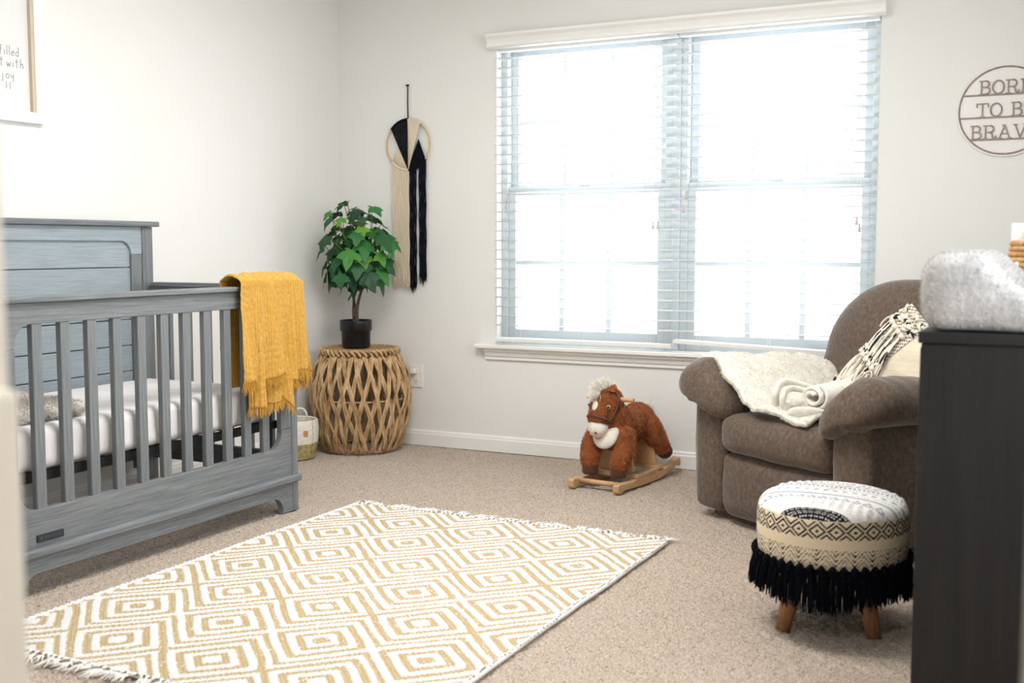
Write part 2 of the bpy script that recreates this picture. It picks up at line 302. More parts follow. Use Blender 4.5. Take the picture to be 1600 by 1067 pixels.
def base_prof(t=.013, h=.083): return [(0, 0), (t, 0), (t, h-.022), (t*.75, h-.016), (t*.7, h-.008), (t*.35, h-.002), (t*.3, h), (0, h)]
struct(MB().prism([(BY-p, z) for p, z in base_prof()], 'x', LX, RX).build('baseboard_back', M['white_paint']))
struct(MB().prism([(LX+p, z) for p, z in base_prof()], 'y', SY, BY-.013).build('baseboard_left', M['white_paint']))
cl = thing('fill_panel_ceiling', 'square white ceiling panel added above the rug as fill light', 'fill light', (-1.75, 3.0, CZ))  # invented housing for the added room fill lamp
MB().box((-2.23, 2.52, 2.425), (-1.27, 3.48, CZ)).build('frame', M['white_paint'], cl, bevel=.004)
MB().box((-2.20, 2.55, 2.41), (-1.30, 3.45, 2.4249)).build('diffuser', mat('fill_diffuser', (.9, .9, .9), .6, emit=(1, .985, .97), emit_s=3), cl)
hl = thing('fill_panel_hall', 'small square white ceiling panel added in the hallway as fill light', 'fill light', (-.35, -.15, CZ))  # invented housing for the added hallway fill lamp
MB().box((-.55, -.35, 2.425), (-.15, .05, CZ)).build('frame', M['white_paint'], hl, bevel=.004)
MB().box((-.53, -.33, 2.41), (-.17, .03, 2.4249)).build('diffuser', bpy.data.materials['fill_diffuser'], hl)
# doorway the camera looks through
struct(MB().box((-.90, .46, 0), (-.733, .6, 2.06)).build('trim_1', M['jamb'], bevel=.004))
struct(MB().box((-.733, .50, 0), (-.703, .585, .945)).build('trim_2', M['jamb'], bevel=.006))
struct(MB().box((-.012, .46, 0), (.14, .6, 2.06)).build('trim_3', M['jamb'], bevel=.004))
# window sill board and its moulding
pr = [(BY+.12, .557), (BY-.052, .557), (BY-.057, .552), (BY-.057, .540), (BY-.052, .535), (BY+.12, .535)]
struct(MB().prism(pr, 'x', -2.755, -.70).build('trim_4', M['white_paint']))
pr = [(BY, .535), (BY-.040, .535), (BY-.040, .524), (BY-.026, .514), (BY-.021, .498), (BY-.014, .490), (BY-.014, .478), (BY, .476)]
struct(MB().prism(pr, 'x', -2.715, -.74).build('trim_5', M['white_paint']))

# ------------------------------------------------------------------ windows
WY = 5.205
def window(idx, x0, x1):
    w = thing('window_%d' % idx, None, None, ((x0+x1)/2, WY, WZ0)); w['kind'] = 'structure'
    zm = 1.335
    f = MB(); f.box((x0, WY-.03, WZ0), (x0+.035, WY+.05, WZ1)).box((x1-.035, WY-.03, WZ0), (x1, WY+.05, WZ1)).box((x0+.035, WY-.03, WZ0), (x1-.035, WY+.05, WZ0+.03)).box((x0+.035, WY-.03, WZ1-.035), (x1-.035, WY+.05, WZ1))
    f.build('window_frame', M['vinyl'], w, bevel=.003)
    for nm, za, zb, yy in (('lower_sash', WZ0+.03, zm+.018, WY-.022), ('upper_sash', zm-.018, WZ1-.035, WY+.014)):
        a, c = x0+.035, x1-.035; s = MB(); e = .040
        s.box((a, yy, za), (a+e, yy+.03, zb)).box((c-e, yy, za), (c, yy+.03, zb)).box((a+e, yy, za), (c-e, yy+.03, za+.045)).box((a+e, yy, zb-.044), (c-e, yy+.03, zb))
        so = s.build(nm, M['vinyl'], w, bevel=.003)
        gx0, gx1, gz0, gz1 = a+e, c-e, za+.045, zb-.044
        m_ = MB()
        mw = .013 if nm == 'lower_sash' else .008
        for k in (1, 2): xx = gx0+(gx1-gx0)*k/3; m_.box((xx-mw, yy+.008, gz0), (xx+mw, yy+.016, gz1))
        zz = (gz0+gz1)/2; m_.box((gx0, yy+.009, zz-mw*.8), (gx1, yy+.015, zz+mw*.8)); m_.build('muntin', M['vinyl'], so)
        for i in range(3):
            for j in range(2):
                px0 = gx0+(gx1-gx0)*i/3; pz0 = gz0+(gz1-gz0)*j/2
                MB().box((px0, yy+.018, pz0), (px0+(gx1-gx0)/3, yy+.021, pz0+(gz1-gz0)/2)).build('pane', M['glass'], so)
    MB().box(((x0+x1)/2-.03, WY-.036, zm+.018), ((x0+x1)/2+.03, WY-.010, zm+.030)).build('sash_lock', M['vinyl'], w, bevel=.002)
    return w
window(1, WX0, -1.745); window(2, -1.705, WX1)
struct(MB().box((-1.745, WY-.04, WZ0), (-1.705, WY+.05, WZ1)).build('trim_6', M['vinyl'], bevel=.003))
# blinds: each slat its own part
def blind(label, x0, x1, zlast, tilt_dz, pulls):
    t = thing('window_blind', label, 'blind', ((x0+x1)/2, 5.105, 2.02), 'horizontal slat blinds in the window')
    MB().box((x0, 5.122, 2.022), (x1, 5.160, 2.06)).build('headrail', M['slat'], t, bevel=.002)
    def sl(u, v):
        y = 5.080+.050*v; return x0+(x1-x0)*u, y, .0030*np.sin(v*PI)+0*u
    proto = None; z = 1.985
    while z > zlast+.02:
        if proto is None:
            proto = MB().grid(sl, 2, 6).mesh('slat', M['slat'], smooth=True, fix=False); V0 = None
        o = bpy.data.objects.new('slat', proto); COL.objects.link(o)
        o.location = (0, 0, z); o.rotation_euler = (0, 0, 0)
        k = o.modifiers.new('solid', 'SOLIDIFY'); k.thickness = .0026; k.offset = 0
        o.parent = t; o.matrix_parent_inverse = Matrix.Translation(t.location).inverted()
        z -= .0475
    n0 = zlast; b = MB(); X = [x0, x1]
    b.add([(x0, 5.078, n0-.014), (x1, 5.078, n0-.014+tilt_dz), (x1, 5.132, n0-.014+tilt_dz), (x0, 5.132, n0-.014), (x0, 5.078, n0+.005), (x1, 5.078, n0+.005+tilt_dz), (x1, 5.132, n0+.005+tilt_dz), (x0, 5.132, n0+.005)],
          [(0,3,2,1),(4,5,6,7),(0,1,5,4),(1,2,6,5),(2,3,7,6),(3,0,4,7)])
    b.build('bottom_rail', M['slat'], t, bevel=.003)
    c = MB()
    for k in (.13, .5, .87):
        xx = x0+(x1-x0)*k; zb = n0+tilt_dz*k
        for yy in (5.0775, 5.1325): c.tube([(xx, yy, 2.0), (xx, yy, zb)], .0008, 4)
        c.tube(catmull([(xx-.012, 5.076, zb+.002), (xx-.008, 5.070, zb-.022), (xx+.012, 5.070, zb-.026), (xx+.024, 5.076, zb+.002)], 4), .0009, 4)
    c.build('ladder_cord', M['slat'], t)
    for px, pz in pulls:
        MB().tube([(px, 5.066, 2.0), (px, 5.066, pz+.02)], .0009, 4).build('pull_cord', M['slat'], t)
        MB().lathe([(.0015, .018), (.004, .014), (.0048, .004), (.0042, .0), (.0060, -.006), (.0078, -.018), (.006, -.021)], (px, 5.066, pz), 12).build('cord_knob', M['tassel_pull'], t, smooth=True)
    return t
blind('left white slat blind, fully lowered onto the sill', WX0+.008, -1.712, .588, 0, ((-1.801, 1.155), (-1.778, 1.155), (-2.566, 1.293), (-2.572, 1.262)))
blind('right white slat blind, bottom rail hanging askew above the sill, partly behind the armchair', -1.704, WX1-.008, .612, -.032, ((-.874, 1.165), (-.862, 1.135), (-1.640, 1.292), (-1.650, 1.230)))
v = MB(); pr = [(BY, 2.035), (BY-.055, 2.035), (BY-.060, 2.040), (BY-.060, 2.052), (BY-.056, 2.058), (BY-.064, 2.075), (BY-.078, 2.088), (BY-.080, 2.100), (BY, 2.100)]
tag(v.prism(pr, 'x', -2.680, -.775).build('blind_valance', M['white_paint']), 'long white moulded valance running across the top of both window blinds', 'valance')

# ------------------------------------------------------------------ crib
crib = thing('crib', 'weathered grey wooden crib with panelled headboard and slatted sides', 'crib', (-3.14, 2.92, 0))
CY0, CY1, FX = 2.20, 3.62, -2.775
def bx(name, lo, hi, m, bev=.003, parent=crib): return MB().box(lo, hi).build(name, M[m], parent, bevel=bev)
# front: posts, rails, corner-rounded lower and upper rails
bx('post', (FX-.045, CY1-.035, .0), (FX, CY1, .885), 'grey_z'); bx('post', (FX-.045, CY0, 0), (FX, CY0+.035, .885), 'grey_z')
o0, o1 = CY0+.035, CY1-.035
lo_top, up_bot, rr_ = .262, .822, .062
stile = .060
def side_frame():
    # lower rail with rounded inner corners + stiles (as one outlined board with an opening): built from pieces
    a, c = o0+stile, o1-stile
    low = [(o0, .13), (o1, .13), (o1, lo_top+rr_+.01), (c, lo_top+rr_+.01)]+arc(c-rr_, lo_top+rr_, rr_, 0, -PI/2, 8)[0:]+arc(a+rr_, lo_top+rr_, rr_, -PI/2, -PI, 8)+[(a, lo_top+rr_+.01), (o0, lo_top+rr_+.01)]
    MB().prism(low, 'x', FX-.030, FX-.004).build('lower_rail', M['grey_y'], crib, bevel=.0025)
    up = [(o0, .885), (o0, up_bot-rr_-.01), (a, up_bot-rr_-.01)]+arc(a+rr_, up_bot-rr_, rr_, PI, PI/2, 8)+[(CY1-.30, up_bot), (o1, up_bot), (o1, .885)]
    MB().prism(up, 'x', FX-.030, FX-.004).build('upper_rail', M['grey_y'], crib, bevel=.0025)
    for y0, y1 in ((o0, a), (c, o1)): MB().box((FX-.0295, y0, lo_top+rr_+.011), (FX-.0045, y1, up_bot-rr_-.011 if y0 == o0 else up_bot)).build('stile', M['grey_z'], crib, bevel=.002)
side_frame()
MB().box((FX-.055, CY0-.008, .886), (FX+.010, CY1+.006, .904)).build('cap_rail', M['grey_y'], crib, bevel=.004)
sm = MB().box((-.011, -.0185, .255), (.011, .0185, .83)).mesh('slat', M['grey_z'])
for k in range(-1, 11):
    y = 2.378+.1058*k
    if y < o0+stile+.02: continue
    o = bpy.data.objects.new('slat', sm); COL.objects.link(o); o.location = (FX-.018, y, 0); o.parent = crib; o.matrix_parent_inverse = Matrix.Translation(crib.location).inverted()
    kk = o.modifiers.new('bevel', 'BEVEL'); kk.width = .003; kk.segments = 2
# ledge and arched base
MB().box((FX-.05, CY0-.008, .117), (FX+.014, CY1+.012, .146)).build('ledge_moulding', M['grey_y'], crib, bevel=.009, bseg=4)
ap = [(o0, .117), (o0, .0), (o0+.060, .0)]+arc(o0+.060+.055, .012, .055, PI, PI/2, 8)+arc(o1-.060-.055, .012, .055, PI/2, 0, 8)+[(o1-.060, 0), (o1, 0), (o1, .117)]
MB().prism(ap, 'x', FX-.030, FX-.002).build('apron', M['grey_y'], crib, bevel=.002)
tg = MB().box((FX-.006, 2.348, .162), (FX+.002, 2.447, .185)).build('name_plate', M['tag'], crib, bevel=.002); tag(tg, 'small black plate')
mk = MB().box((FX+.0018, 2.355, .169), (FX+.0026, 2.366, .179))
for i in range(6): mk.box((FX+.0018, 2.373+i*.0105, .170), (FX+.0026, 2.380+i*.0105, .178))
mk.build('plate_mark', M['tag_mark'], tg)
# headboard
HX = -3.52
MB().box((HX-.03, CY1-.06, 0), (HX, CY1, 1.134)).build('post', M['grey_z'], crib, bevel=.003)
MB().box((HX-.03, CY0, 0), (HX, CY0+.06, 1.134)).build('post', M['grey_z'], crib, bevel=.003)
MB().box((HX-.05, CY0-.025, 1.135), (HX+.022, CY1+.022, 1.157)).build('cap_rail', M['grey_y'], crib, bevel=.005)
hy0, hy1 = CY0+.061, CY1-.061; st = .058; a, c = hy0+st, hy1-st
up = [(hy0, 1.134), (hy0, 1.02), (a, 1.02)]+arc(a+.055, 1.02, .055, PI, PI/2, 8)+arc(c-.055, 1.02, .055, PI/2, 0, 8)+[(hy1, 1.02), (hy1, 1.134)]
MB().prism(up, 'x', HX-.028, HX-.003).build('top_rail', M['plank'], crib, bevel=.0025)
for y0, y1 in ((hy0, a), (c, hy1)): MB().box((HX-.0275, y0, .12), (HX-.0035, y1, 1.019)).build('stile', M['grey_z'], crib, bevel=.002)
z = 1.09
zs = [1.09, .966, .857, .75, .642, .535, .427, .319]
for i in range(len(zs)-1):
    pm = MB().box((HX-.032, a-.01, zs[i+1]+.002), (HX-.015, c+.01, zs[i]-.002)).build('plank', M['plank'], crib, bevel=.002)
# end panels
for ye, nm in ((CY1-.032, 1), (CY0+.010, 0)):
    x0, x1 = HX, FX-.045
    MB().box((x0, ye, .835), (x1, ye+.022, .885)).build('end_rail', M['grey_x'], crib, bevel=.002)
    MB().box((x0+.02, ye-.012, .885), (x1-.005, ye+.034, .903)).build('end_cap', M['grey_x'], crib, bevel=.003)
    MB().box((x0, ye, .155), (x1, ye+.022, .235)).build('end_rail', M['grey_x'], crib, bevel=.002)
    em = MB().box((-.018, 0, .236), (.018, .018, .834)).mesh('end_slat', M['grey_z'])
    for k in range(6):
        o = bpy.data.objects.new('end_slat', em); COL.objects.link(o); o.location = (-3.423+k*.1055, ye+.002, 0); o.parent = crib; o.matrix_parent_inverse = Matrix.Translation(crib.location).inverted()
# black spring frame under the mattress
s = MB(); zs0 = .335
s.box((-3.49, 2.26, zs0), (-3.465, 3.56, zs0+.03)).box((-2.85, 2.26, zs0), (-2.825, 3.56, zs0+.03)).box((-3.465, 3.535, zs0), (-2.85, 3.56, zs0+.03)).box((-3.465, 2.26, zs0), (-2.85, 2.285, zs0+.03))
for k in range(1, 8): s.box((-3.465, 2.28+k*.155, zs0+.006), (-2.85, 2.295+k*.155, zs0+.014))
tag(s.build('spring_frame', M['black_metal'], crib), 'black metal spring frame')
# mattress, sherpa blanket
def rbox(lo, hi, r, fn=None, nu=56, nv=30):
    lo = np.array(lo); hi = np.array(hi); c_ = (lo+hi)/2; h = (hi-lo)/2
    def f(u, v):
        th = u*2*PI; ph = (v-.5)*PI*.998
        d = np.stack([np.cos(ph)*np.cos(th), np.cos(ph)*np.sin(th), np.sin(ph)], -1)
        # project on box minus r, then add r
        k = 1/np.max(np.abs(d)/(h-r+1e-9), -1, keepdims=True); q = d*k
        nrm = np.sign(q)*np.clip((np.abs(q)/(h-r)), 0, 1)**14; nrm /= np.linalg.norm(nrm, axis=-1, keepdims=True)+1e-9
        q = q+nrm*r; q = q+c_
        if fn: q = fn(q)
        return q[..., 0], q[..., 1], q[..., 2]
    return f
def mattress_shape(q):
    w = .004*vnoise(q[..., 1]*22+q[..., 2]*9, q[..., 2]*3, 8)+.003*vnoise(q[..., 1]*50, q[..., 2]*6, 9)
    q = q.copy(); q[..., 0] += w*(q[..., 0] > -2.9)*1.6; return q
def cuboid_cloth(lo, hi, r, fn, n=(30, 60, 12)):
    b = bmesh.new(); bmesh.ops.create_cube(b, size=1)
    me = bpy.data.meshes.new('t'); 
    for e in b.verts: e.co = Vector((lo[i]+(hi[i]-lo[i])*(e.co[i]+.5) for i in range(3)))
    bmesh.ops.bevel(b, geom=b.edges[:], offset=r, segments=5, affect='EDGES', profile=.5)
    for ax in range(3):
        for k in range(1, n[ax]):
            pc = [0, 0, 0]; pc[ax] = lo[ax]+(hi[ax]-lo[ax])*k/n[ax]; pn = [0, 0, 0]; pn[ax] = 1
            bmesh.ops.bisect_plane(b, geom=b.verts[:]+b.edges[:]+b.faces[:], plane_co=pc, plane_no=pn)
    V = np.array([q.co for q in b.verts])
    V = fn(V)
    for q, p in zip(b.verts, V): q.co = Vector(p)
    bmesh.ops.recalc_face_normals(b, faces=b.faces); b.to_mesh(me); b.free(); me.polygons.foreach_set('use_smooth', [True]*len(me.polygons)); return me
mo = bpy.data.objects.new('mattress', cuboid_cloth((-3.49, 2.25, .367), (-2.825, 3.545, .505), .035, mattress_shape, (12, 110, 10))); COL.objects.link(mo); mo.data.materials.append(M['sheet'])
tag(mo, 'crib mattress in a white fitted sheet, inside the grey crib', 'mattress')
sb = thing('sherpa_blanket', 'fluffy grey and cream sherpa blanket lying folded on the crib mattress', 'blanket', (-3.05, 2.46, .507))
def sherpa(V):
    V = V.copy(); V[:, 2] += .008*vnoise(V[:, 0]*18, V[:, 1]*18, 12)*(V[:, 2] > .52); V[:, 1] += .02*vnoise(V[:, 0]*8, V[:, 2]*9, 13); return V
sm_ = cuboid_cloth((-3.20, 2.28, .512), (-2.865, 2.64, .558), .022, sherpa, (16, 24, 4))
so = bpy.data.objects.new('sherpa_fabric', sm_); COL.objects.link(so); so.data.materials.append(M['sherpa']); so.parent = sb; so.matrix_parent_inverse = Matrix.Translation(sb.location).inverted()
P_, N_ = sample_surface(sm_, 16000); fuzz('sherpa_pile', P_, N_, .012, .0016, M['sherpa'], sb)
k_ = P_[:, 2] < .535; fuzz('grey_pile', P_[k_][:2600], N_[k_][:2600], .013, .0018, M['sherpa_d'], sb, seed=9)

# ------------------------------------------------------------------ mustard throw over the crib corner
throw = thing('throw_blanket', 'mustard yellow muslin throw with fringed hem draped over the crib rail', 'blanket', (-2.75, 3.46, .92))
def drape(y0, y1, zin, zout, off, seed, nrg=215, wrap=.05, flare=.05, top=.925, hemw=.03):
    # u along the rail, v from the inside hem over the rail to the outside hem
    def fn(u, v):
        xi, xo = FX-.062-off, FX+.018+off
        zi = top-zin; l1, l2, l3 = zi, (xo-xi)*1.25, top-zout; Lt = l1+l2+l3; sgm = v*Lt
        zo = zout+hemw*vnoise(u*4+seed, 0*u+3, seed)
        z = np.where(sgm < l1, zin+sgm, np.where(sgm < l1+l2, top+.022*np.sin(PI*np.clip((sgm-l1)/l2, 0, 1)), top-(sgm-l1-l2)/l3*(top-zo)))
        x = np.where(sgm < l1, xi, np.where(sgm < l1+l2, xi+(xo-xi)*np.clip((sgm-l1)/l2, 0, 1), xo))
        dn = np.clip((sgm-l1-l2)/l3, 0, 1)          # 0 at the rail, 1 at the outer hem
        out = sgm > l1
        y = y0+(y1-y0)*u + np.where(out, (u-.35)*flare*dn, 0) + np.where(u > .85, 0, 0)
        # big soft folds growing downwards, fine muslin crinkle everywhere
        fold = .016*np.sin(u*15+seed+1.2*vnoise(u*3, v*3, seed))*dn**.7 + .010*vnoise(u*9, v*3.2, seed+1)*dn
        ph = u*nrg+5*vnoise(u*5, v*4, seed+2)
        cr = .0042*np.sin(ph)*(.65+.35*vnoise(u*14, v*9, seed+5))+.0009*vnoise(u*90, v*90, seed+3)+.0012*np.sin(v*230+3*vnoise(u*9, v*6, seed+7))*(.5+.5*vnoise(u*8, v*8, seed+9))+.003*vnoise(u*24, v*7, seed+4)
        d = np.where(out, fold+cr, cr)
        over = sgm-l1; nrm_z = np.where((sgm > l1) & (sgm < l1+l2), 1.0, 0.0)
        x = x+d*(1-nrm_z)*np.where(sgm < l1, -1, 1)+ .012*dn; z = z+(cr+.006*vnoise(u*7, v*4, seed+6))*nrm_z
        # past the post the cloth falls back around the corner
        k = np.clip((y-(CY1-.02))/.10, 0, 1); x = x-wrap*k**1.6*np.where(out, 1, 0); z = z-np.where(nrm_z > 0, .05*k**1.4, .0)-.02*k*(dn < .4)*(nrm_z < .5)*out
        return x, y, z
    return fn
NU, NV = 190, 190
fn1 = drape(3.258, 3.680, .52, .562, .006, 2, hemw=.018)
MB().grid(fn1, 330, 260).build('outer_fold', M['mustard'], throw, smooth=True, solid=.003, fix=False)
fn2 = drape(3.315, 3.535, .66, .452, .001, 11, nrg=110, wrap=.02, flare=.02, hemw=.03)
MB().grid(fn2, 100, 150).build('inner_fold', M['mustard'], throw, smooth=True, solid=.003, fix=False)
fn3 = drape(3.53, 3.69, .70, .545, .0, 17, nrg=80, wrap=.07, flare=.08, hemw=.02)
MB().grid(fn3, 90, 120).build('inner_fold', M['mustard'], throw, smooth=True, solid=.003, fix=False)
# folded double edge below the hem line
fr = MB(); r_ = random.Random(4)
def fringe(fn, n, v_end, length, spread=.012):
    for i in range(n):
        u0 = (i+.5)/n; x, y, z = [float(q) for q in fn(np.array(u0), np.array(v_end))]
        dx, dy = r_.uniform(-.5, 1)*spread, r_.uniform(-1, 1)*spread; l = length*r_.uniform(.6, 1.15)
        pts = [(x, y, z+.004), (x+dx*.3+r_.uniform(-.002, .002), y+dy*.4, z-l*.45), (x+dx+r_.uniform(-.003, .003), y+dy, z-l)]
        fr.tube(pts, [.0013, .0012, .0007], 3)
fringe(fn1, 420, 1.0, .042); fringe(fn2, 240, 1.0, .036); fringe(fn3, 180, 1.0, .042); fringe(fn1, 260, .975, .034, .01)
fr.build('fringe', M['mustard_dark'], throw, kind='stuff', fix=False)

# ------------------------------------------------------------------ rug
RX0, RX1, RY0, RY1 = -2.600, -1.275, 1.99, 3.775
rug = thing('area_rug', 'white and gold flatwoven rug with concentric diamonds on the carpet', 'rug', (-1.94, 2.88, 0))
nx, ny = 500, 640
gx, gy = np.meshgrid(np.linspace(RX0, RX1, nx), np.linspace(RY0, RY1, ny), indexing='ij')
wx = gx+.003*vnoise(gx*16, gy*16, 20); wy = gy+.003*vnoise(gx*12, gy*12, 21)
AX, AY = .1625, .2375
u_ = (wx+1.762)/AX; v_ = (wy-3.335)/AY       # cell centres at even/even or odd/odd
def celld(u, v, ou, ov):
    du = np.abs((u-ou+1) % 2-1)*AX; dv = np.abs((v-ov+1) % 2-1)*AY; r0 = du+dv; p_ = 1.04+.5*np.exp(-(r0/.035)**2); return (du**p_+dv**p_)**(1/p_), du, dv
dA, _, _ = celld(u_, v_, 0, 0); dB, _, _ = celld(u_, v_, 1, 1)
isA = dA < dB; d = np.where(isA, dA, dB)/.0290
band = np.floor(d).astype(int)
gold = np.where(isA, band % 2 == 0, band % 2 == 1)
# weave: alternate yarn rows tint and stitch
row = np.floor(gy/.0052).astype(int); colx = np.floor(gx/.0052).astype(int)
hole = (np.random.default_rng(8).random((800, 800)))[row % 800, colx % 800]
c_w = np.array(srgb(226, 225, 223)); c_g = np.array(srgb(186, 163, 124)); c_m = np.array(srgb(200, 182, 150))
cols = np.where(gold[..., None], c_g, c_w)
sp = gold & (((row+colx) % 3) == 0); cols = np.where(sp[..., None], c_m, cols); sp2 = gold & (hole > .97); cols = np.where(sp2[..., None], c_w*.93, cols)
edge = (np.abs(gx-RX0) < .010) | (np.abs(gx-RX1) < .010); cols = np.where(edge[..., None], c_w, cols)
bz = .010+.0021*np.sin(gy/.0104*2*PI+1.2*np.sin(gx/.012*2*PI))+.0010*np.random.default_rng(2).uniform(-1, 1, gx.shape)+.003*vnoise(gx*5, gy*5, 30)*0.6+np.where(gold, 0, .0012)
bulge = np.exp(-((gx-RX1)/.008)**2)+np.exp(-((gx-RX0)/.008)**2)
bz = bz+.004*bulge*(1+.5*np.sin(gy/.021*2*PI))
ex = np.where(np.abs(gx-RX1) < .004, .004*vnoise(gy*40, 0*gy, 3)+.003*np.sin(gy/.021*2*PI), 0)
P = np.stack([gx+ex+.004*vnoise(gy*3, gx*0, 33), gy, bz], -1).reshape(-1, 3)
idx = np.arange(nx*ny).reshape(nx, ny); Q = np.stack([idx[:-1, :-1], idx[1:, :-1], idx[1:, 1:], idx[:-1, 1:]], -1).reshape(-1, 4).astype(np.int32)
me = bpy.data.meshes.new('woven_field'); me.vertices.add(nx*ny); me.vertices.foreach_set('co', P.astype(np.float32).ravel()); me.loops.add(Q.size); me.loops.foreach_set('vertex_index', Q.ravel())
me.polygons.add(len(Q)); me.polygons.foreach_set('loop_start', np.arange(0, Q.size, 4, dtype=np.int32)); me.update(calc_edges=True); me.polygons.foreach_set('use_smooth', [True]*len(Q))
at = me.color_attributes.new('Col', 'FLOAT_COLOR', 'POINT'); at.data.foreach_set('color', np.concatenate([cols.reshape(-1, 3), np.ones((nx*ny, 1))], 1).astype(np.float32).ravel())
mr = mat('rug_yarn', (0.8, 0.8, 0.8), 0.95, 0.05, sheen=0.15); attr_color(mr); me.materials.append(mr)
ro = bpy.data.objects.new('woven_field', me); COL.objects.link(ro); ro.parent = rug; ro.matrix_parent_inverse = Matrix.Translation(rug.location).inverted()
MB().box((RX0+.002, RY0, .0), (RX1-.002, RY1, .0075)).build('backing', mat('rug_backing', srgb(232, 224, 208), .95), rug)
for xe in (RX0, RX1):
    yy_ = np.linspace(RY0, RY1, 420); wob = .0025*vnoise(yy_*9, yy_*0, 77)
    MB().tube(np.stack([xe+wob, yy_, np.full(420, .0078)], 1), .0058+.0018*np.sin(yy_/.0165*2*PI), 8).build('bound_edge', mat('rug_edge', srgb(232, 229, 224), .95, .05), rug, smooth=True, fix=False)
fr = MB(); r_ = random.Random(8)
for yy, sgn in ((RY1, 1), (RY0, -1)):
    x = RX0
    while x < RX1:
        n_ = r_.randint(4, 6); ang = r_.uniform(-1.1, 1.1); l = r_.uniform(.03, .06); kx = x+math.sin(ang)*.012; ky = yy+sgn*.012
        fr.tube([(x, yy-.004*sgn, .008), (x, yy+.004*sgn, .012), (kx, ky, .010)], [.004, .0045, .0035], 6)
        for k in range(n_):
            a2 = ang+r_.uniform(-.5, .5); m1 = (kx+math.sin(a2)*l*.5, ky+sgn*math.cos(a2)*l*.5, .008+r_.uniform(0, .008)); a3 = a2+r_.uniform(-.6, .6)
            fr.tube([(kx, ky, .009), m1, (m1[0]+math.sin(a3)*l*.6, m1[1]+sgn*math.cos(a3)*l*.6, .004+r_.uniform(0, .006))], [.0028, .0024, .0012], 5)
        x += r_.uniform(.016, .026)
fr.build('fringe', mat('rug_fringe', srgb(240, 237, 232), .95), rug, kind='stuff', smooth=True, fix=False)
#PART2
# ------------------------------------------------------------------ armchair (recliner) in the back right corner
CP = np.array([-1.34, 4.28, 0.0]); CW = np.array([.829, -.559, 0.0]); CN = np.array([-.559, -.829, 0.0])
def ch(s, d, z):  # chair frame: s along the front to the right, d into the depth, z up
    s = np.asarray(s, float)[..., None]; d = np.asarray(d, float)[..., None]; z = np.asarray(z, float)[..., None]
    return CP+s*CW-d*CN+z*np.array([0, 0, 1.0])
chair = thing('armchair', 'overstuffed brown velvet recliner armchair in the corner beside the window', 'armchair', tuple(ch(.45, .4, 0)))
def chair_part(name, me, label=None):
    V = np.empty(len(me.vertices)*3, np.float32); me.vertices.foreach_get('co', V); V = V.reshape(-1, 3).astype(float)
    V = ch(V[:, 0], V[:, 1], V[:, 2]); me.vertices.foreach_set('co', V.astype(np.float32).ravel())
    bm = bmesh.new(); bm.from_mesh(me); bmesh.ops.recalc_face_normals(bm, faces=bm.faces); bm.to_mesh(me); bm.free(); me.update()
    me.materials.clear(); me.materials.append(M['brown_velvet']); o = bpy.data.objects.new(name, me); COL.objects.link(o); o.parent = chair; o.matrix_parent_inverse = Matrix.Translation(chair.location).inverted()
    if label: o['label'] = label
    return o
def puff(ax_amt):
    return None
def soft(lo, hi, r, fn=None, n=(10, 10, 10)):
    lo = np.array(lo, float); hi = np.array(hi, float)
    def f(V):
        t = (V-(lo+hi)/2)/((hi-lo)/2); V = V.copy()
        V += fn(V, t) if fn is not None else 0
        V += .0025*np.stack([vnoise(V[:, 1]*14, V[:, 2]*14, 41), vnoise(V[:, 0]*14, V[:, 2]*14, 42), vnoise(V[:, 0]*14, V[:, 1]*14, 43)], 1)
        return V
    return cuboid_cloth(lo, hi, r, f, n)
def arm_body(V, t):
    D = np.zeros_like(V); D[:, 1] = -.012*(1-t[:, 0]**2)*(t[:, 1] < -.5)*(1-np.clip(t[:, 2], -1, 1)**4); D[:, 0] = .010*np.sign(t[:, 0])*(1-t[:, 2]**2)*(np.abs(t[:, 0]) > .8); return D
chair_part('arm_panel', soft((.0, .0, .03), (.160, .70, .56), .035, arm_body, (6, 12, 12)))
chair_part('arm_panel', soft((.735, .0, .03), (.900, .70, .56), .035, arm_body, (6, 12, 12)))
def arm_pad(mirror):
    # lofted pillow: section in (s,z), drooping inward to the seat and rounded over the front
    nd, ns = 46, 40
    def fn(u, v):
        th = u*2*PI; dd = -.075+.78*v
        # front end closes like a nose, rear end flat
        e = np.clip((dd+.075)/.13, 0, 1); e = np.sqrt(np.clip(1-(1-e)**2, 0, 1)); e = np.maximum(e, .02)
        cs, cz = .070, .530; a, bb = .150, .090
        ct, stt = np.cos(th), np.sin(th)
        s_ = np.sign(ct)*np.abs(ct)**.85*a; z_ = np.sign(stt)*np.abs(stt)**.85*bb
        droop = -.62*np.clip(s_+.00, 0, 1)           # inner side sags to the seat
        z_ = z_+droop*(.45+.55*(1-np.clip(dd/.5, 0, 1)))
        z_ = np.where((stt < 0) & (s_ < -.06), z_*.8, z_)
        z0 = cz-.05*np.clip(dd, 0, 1)+.004*np.sin(dd*9)-.035*np.clip(1-e, 0, 1)
        ss = cs+s_*(.35+.65*e)*(1+.02*np.sin(dd*14)); zz = z0+z_*(.25+.75*e)
        rip = .0028*np.sin(dd*75+3*vnoise(dd*6, u*4, 51))*np.clip(1-dd/.35, 0, 1)*(stt > -.3)
        zz = zz+rip+.004*vnoise(dd*9, u*9, 50)
        if mirror: ss = .90-ss
        return ss, dd, zz
    b = MB(); b.grid(fn, ns, nd, closed_u=True); b.f += [tuple(i*nd for i in range(ns)), tuple(i*nd+nd-1 for i in range(ns))]
    return b.mesh('arm_pad', None, True)
chair_part('arm_pad', arm_pad(False)); chair_part('arm_pad', arm_pad(True))
